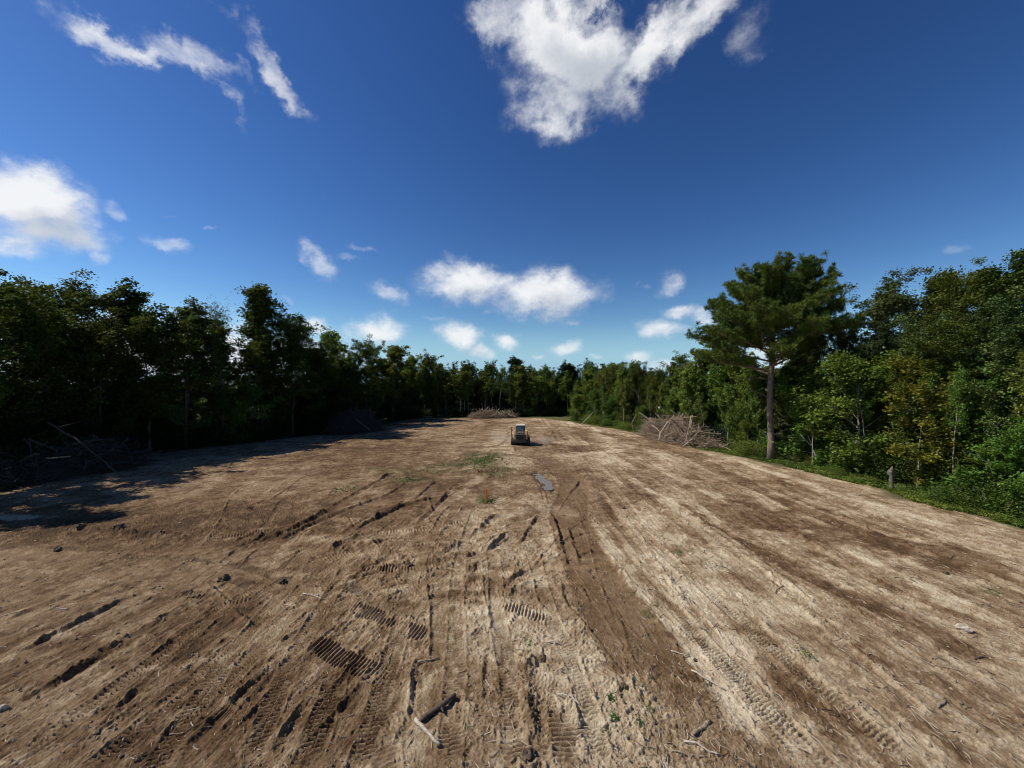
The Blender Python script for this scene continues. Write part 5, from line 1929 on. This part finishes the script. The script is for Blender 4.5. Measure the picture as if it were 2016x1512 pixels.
clodm = bark_mat('damp_clod', (.045, .028, .016), (.15, .10, .06), (3, 3, 3), 5, .8)
lump('wood_chunk', 1898, 1240, .17, M['dead_pale'], 'white bleached chunk of wood lying on the right of the field', 'wood chunk', 3, (1, .45, .5))
lump('wood_chunk', 3, 1396, .10, M['dead_pale'], 'pale broken wood chunk at the left picture edge on a rut', 'wood chunk', 4, (1, .6, .6))
for k, (px, py, r_, lab) in enumerate([(441, 1140, .16, 'dark clod at the upper end of the left cross track'), (232, 1048, .22, 'largest dark clod on the rough belt at left'), (158, 1043, .15, 'dark clod left of the largest one on the rough belt'),
                                       (316, 1052, .14, 'dark clod right of the largest one on the rough belt'), (115, 1083, .12, 'small clod on the pale line at far left'), (1368, 1297, .05, 'small round clod beside the straight pale stick'),
                                       (1228, 1355, .07, 'crumbly clod at the lane edge above the green sprouts'), (806, 1112, .15, 'dark clod at the left end of the curved windrow'), (1068, 1296, .10, 'clod on the ragged edge right of the centre ruts'),
                                       (1862, 1130, .09, 'flat dark clod in the streaks at right'), (1228, 1000, .0001 + .10, 'clod on the track junction right of the puddle'), (1042, 1490, .12, 'dark damp clod at the bottom centre'), (556, 1146, .12, 'clod beside the smooth patch left of centre')]):
    lump('soil_clod', px, py, r_, clodm, lab, 'clod', 30 + k, (1, .8, .7), .5)
# tangled root clump
rg = np.random.default_rng(5)
mb = MB()
for k in range(12):
    mb.tube(wander((rg.normal() * .07, rg.normal() * .09, .02), (rg.normal(), rg.normal(), .9), .35, 5, -1.2, .35, rg), [.012, .011, .009, .008, .006, .004], 5)
o = link('root_clump', mb.mesh('root_clump', True), M['dead'])
o.location = GP(1347, 1176)
tag(o, 'tangled grey root clump standing on the pale dry soil right of the lane', 'root clump')

# ------------------------------------------------------------------ small plants
def weed(px, py, n, r_, h, label, seed, leaf=.06, group=None):
    rg = np.random.default_rng(seed)
    pos = np.clip(rg.normal(size=(n, 3)), -1.7, 1.7) * np.array((r_, r_, 0))
    pos[:, 2] = rg.random(n) * h
    me_ = leaf_mesh('weed', pos, leaf, .5, rg.random(n), seed)
    o = link('weed', me_, M['weed'])
    o.location = GP(px, py)
    return tag(o, label, 'weed', group, 'stuff' if r_ > .09 else None)


weed(1203, 1378, 70, .06, .10, 'upper green sprout on the crumbly soil at bottom centre', 1, .05)
weed(1210, 1417, 70, .05, .09, 'lower green sprout on the crumbly soil at bottom centre', 2, .05)
weed(1192, 1440, 25, .05, .06, 'small sprout below the two green ones at bottom centre', 3, .04)
weed(957, 986, 420, .28, .25, 'tuft of green weeds at the foot of the orange stake', 4, .09)
for k, (px, py, n, r_, lab) in enumerate([(1278, 1400, 22, .05, 'tiny sprout left of the knobbly stick'), (1330, 1084, 120, .30, 'thin dark green weeds on the pale patch right of the lane'), (1393, 1108, 70, .25, 'sparse weeds on the pale patch, right of the darker ones'),
                                          (1275, 1207, 60, .12, 'grey green weed inside the moist lane'), (1590, 1290, 60, .15, 'sparse weed in the streaks at lower right'), (1045, 1262, 50, .10, 'small weed on the ragged edge at the centre'),
                                          (1955, 1165, 80, .2, 'low green weed in the streaks near the right edge'), (1260, 1428, 20, .06, 'tiny weed right of the lower green sprout')]):
    weed(px, py, n, r_, .07, lab, 50 + k, .05)

# grass and low ground cover along the right wood, regrowth on the field
rg = np.random.default_rng(9)


def scatter(name, pts, size, h, mat, seed, aspect=.35, label=None):
    rg = np.random.default_rng(seed)
    n = len(pts)
    z = np.array([gz(a_, b_) for a_, b_ in pts]) + rg.random(n) * h
    pos = np.stack([pts[:, 0], pts[:, 1], z], 1)
    dirs = rg.normal(size=(n, 3)) * np.array((.8, .8, .3)) + np.array((0, 0, .6))
    cn = sstep(.2, .8, fbm(pts[:, 0] * 1.5, pts[:, 1] * 1.5, 133, 3))
    o = link(name, leaf_mesh(name, pos, size, aspect, cn * .6 + rg.random(n) * .4, seed, .1, dirs), mat)
    return tag(o, label, 'grass', kind='stuff')


n = 60000
yy = rg.uniform(10, 68, n) ** 1
yy = 10 + 58 * rg.random(n) ** 1.6
ww = rg.random(n) ** 1.4 * 3.2
re = np.interp(yy, [4, 17.6, 23.5, 33, 38, 52, 66, 72, 80], [23.4, 23.4, 22.6, 21.4, 19.6, 16.6, 10.9, 6, 0])
xx = re + ww - .3 + (fbm(yy * .8, yy * 0 + 2, 5, 3) - .5) * 1.6
scatter('grass', np.stack([xx, yy], 1), .16, .16, M['grass'], 3, .3, 'bright grass and low leaves along the foot of the right wood')
pts = []
for (px, py, rx, ry, n) in [(950, 905, 2.0, 3.6, 3500), (985, 932, 1.0, 1.6, 900), (800, 945, 1.5, 1.2, 700), (880, 918, 2.5, 3.0, 900), (1060, 930, 1.5, .8, 300), (680, 965, .9, .9, 200), (790, 925, 2.5, 1.5, 400)]:
    cx, cy = G(px, py)
    pts.append(np.stack([cx + rg.normal(size=n) * rx * .6, cy + rg.normal(size=n) * ry * .6], 1))
pts = np.concatenate(pts)
k = fbm(pts[:, 0] * 1.2, pts[:, 1] * 1.2, 143, 3) > .48
scatter('regrowth', pts[k], .11, .06, M['weed'], 4, .3, 'thin green regrowth left of the loader and around the puddle')
n = 9000
yy = 16 + 58 * rg.random(n)
le = np.interp(yy, [4, 21, 30, 36, 47, 55, 70, 80], [-30, -30, -33, -33, -26, -22, -19, -14])
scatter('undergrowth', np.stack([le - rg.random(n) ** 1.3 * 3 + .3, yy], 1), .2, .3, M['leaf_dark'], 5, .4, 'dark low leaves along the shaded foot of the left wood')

# twigs, chips and crumbs strewn over the soil: uncountable
def litter(name, n, lmin, lmax, rmin, rmax, mat, seed, fn, label):
    rg = np.random.default_rng(seed)
    V, Fc = [], []
    k = 0
    while k < n:
        y = 5 + 40 * rg.random() ** 2.2
        x = y * rg.uniform(-1.4, 1.4)
        if not (-29 < x < 22) or rg.random() > fn(x, y):
            continue
        k += 1
        L, r_ = rg.uniform(lmin, lmax) * (1 + y * .02), rg.uniform(rmin, rmax) * (1 + y * .03)
        a_ = rg.random() * 6.28 if rg.random() < .55 else math.pi / 2 + rg.normal() * .35
        z = gz(x, y) + r_ * .9
        d = np.array((math.cos(a_), math.sin(a_), rg.normal() * .10))
        s_ = np.array((-math.sin(a_), math.cos(a_), 0))
        c_ = np.array((x, y, z + .004))
        bend = s_ * L * rg.normal() * .10
        b0 = len(V)
        for f, o_ in ((-.5, 0), (0, 1), (.5, 0)):
            q = c_ + d * L * f + bend * o_
            for an in (0, 2.09, 4.19):
                V.append(tuple(q + (s_ * math.cos(an) + np.array((0, 0, 1)) * math.sin(an)) * r_ * (1 if o_ else .6)))
        for j in (0, 3):
            for e in range(3):
                Fc.append((b0 + j + e, b0 + j + (e + 1) % 3, b0 + j + 3 + (e + 1) % 3, b0 + j + 3 + e))
    me_ = bpy.data.meshes.new(name)
    me_.from_pydata(V, [], Fc)
    o = link(name, me_, M[mat])
    return tag(o, label, 'litter', kind='stuff')


def chipzone(x, y):
    return .10 + .9 * math.exp(-((x - 2.0) / 3.2) ** 2) + (.35 if x > 4 else 0)


litter('straw', 2600, .05, .18, .003, .005, 'dead_pale', 7, lambda x, y: .15 + .5 * (x > 3) + .3 * (x < -4) * (y < 12), 'pale straw and root fibres pressed into the soil')
litter('twig_litter', 2600, .04, .22, .003, .007, 'dead_pale', 1, chipzone, 'pale twigs and wood chips strewn over the soil')
litter('dark_twig_litter', 1500, .05, .25, .004, .009, 'dead_dark', 2, chipzone, 'dark twigs and roots strewn over the soil')

# crumbs of soil
rg = np.random.default_rng(15)
n = 9000
yy = 5 + 30 * rg.random(n) ** 1.9
xx = yy * rg.uniform(-1.4, 1.4, n)
k = (xx > -28) & (xx < 21) & (fbm(xx * .9, yy * .9, 151, 3) > rg.uniform(.38, .62, n))
xx, yy = xx[k], yy[k]
n = len(xx)
rr = (.010 + .028 * rg.random(n) ** 3) * (1 + yy * .02)
zz = np.array([gz(a_, b_) for a_, b_ in zip(xx, yy)])
octv = np.array([(1, 0, 0), (0, 1, 0), (-1, 0, 0), (0, -1, 0), (0, 0, .8), (0, 0, -.8)], float)
V = octv[None] * rr[:, None, None] * rg.uniform(.6, 1.4, (n, 6, 1)) + np.stack([xx, yy, zz + rr * .4], 1)[:, None]
fa_ = np.array([(0, 1, 4), (1, 2, 4), (2, 3, 4), (3, 0, 4), (1, 0, 5), (2, 1, 5), (3, 2, 5), (0, 3, 5)])
FF = (fa_[None] + np.arange(n)[:, None, None] * 6).reshape(-1, 3)
cm = bpy.data.meshes.new('soil_crumbs')
cm.from_pydata(V.reshape(-1, 3).tolist(), [], FF.tolist())
crumbm = bark_mat('soil_crumb', (.14, .095, .055), (.36, .27, .18), (1, 1, 1), 3, .3)
tag(link('soil_crumbs', cm, crumbm), 'loose crumbs of soil strewn over the field', 'soil crumbs', kind='stuff')

# ------------------------------------------------------------------ a bird high in the sky
mb = MB()
mb.tube([(0, -.22, 0), (0, -.12, .01), (0, .02, .02), (0, .12, .01), (0, .2, .02)], [.02, .05, .07, .05, .015], 8)
for s in (-1, 1):
    b0 = len(mb.v)
    for q in ((0, .08, .03), (s * .25, .12, .10), (s * .55, -.02, .14), (s * .28, -.06, .08), (0, -.08, .03)):
        mb.v.append(Vector(q))
        mb.v.append(Vector(q) + Vector((0, 0, .012)))
    mb.f.append(tuple(b0 + i for i in (0, 2, 4, 6, 8)))
    mb.f.append(tuple(b0 + i + 1 for i in (8, 6, 4, 2, 0)))
o = link('bird', mb.mesh('bird'), blk)
o.location = ((1169 - 1008) / F * 90, 90, HC + (HY - 252) / F * 90)
o.rotation_euler = (R(25), R(50), R(30))
tag(o, 'tiny dark bird flying just below the big white cloud', 'bird')
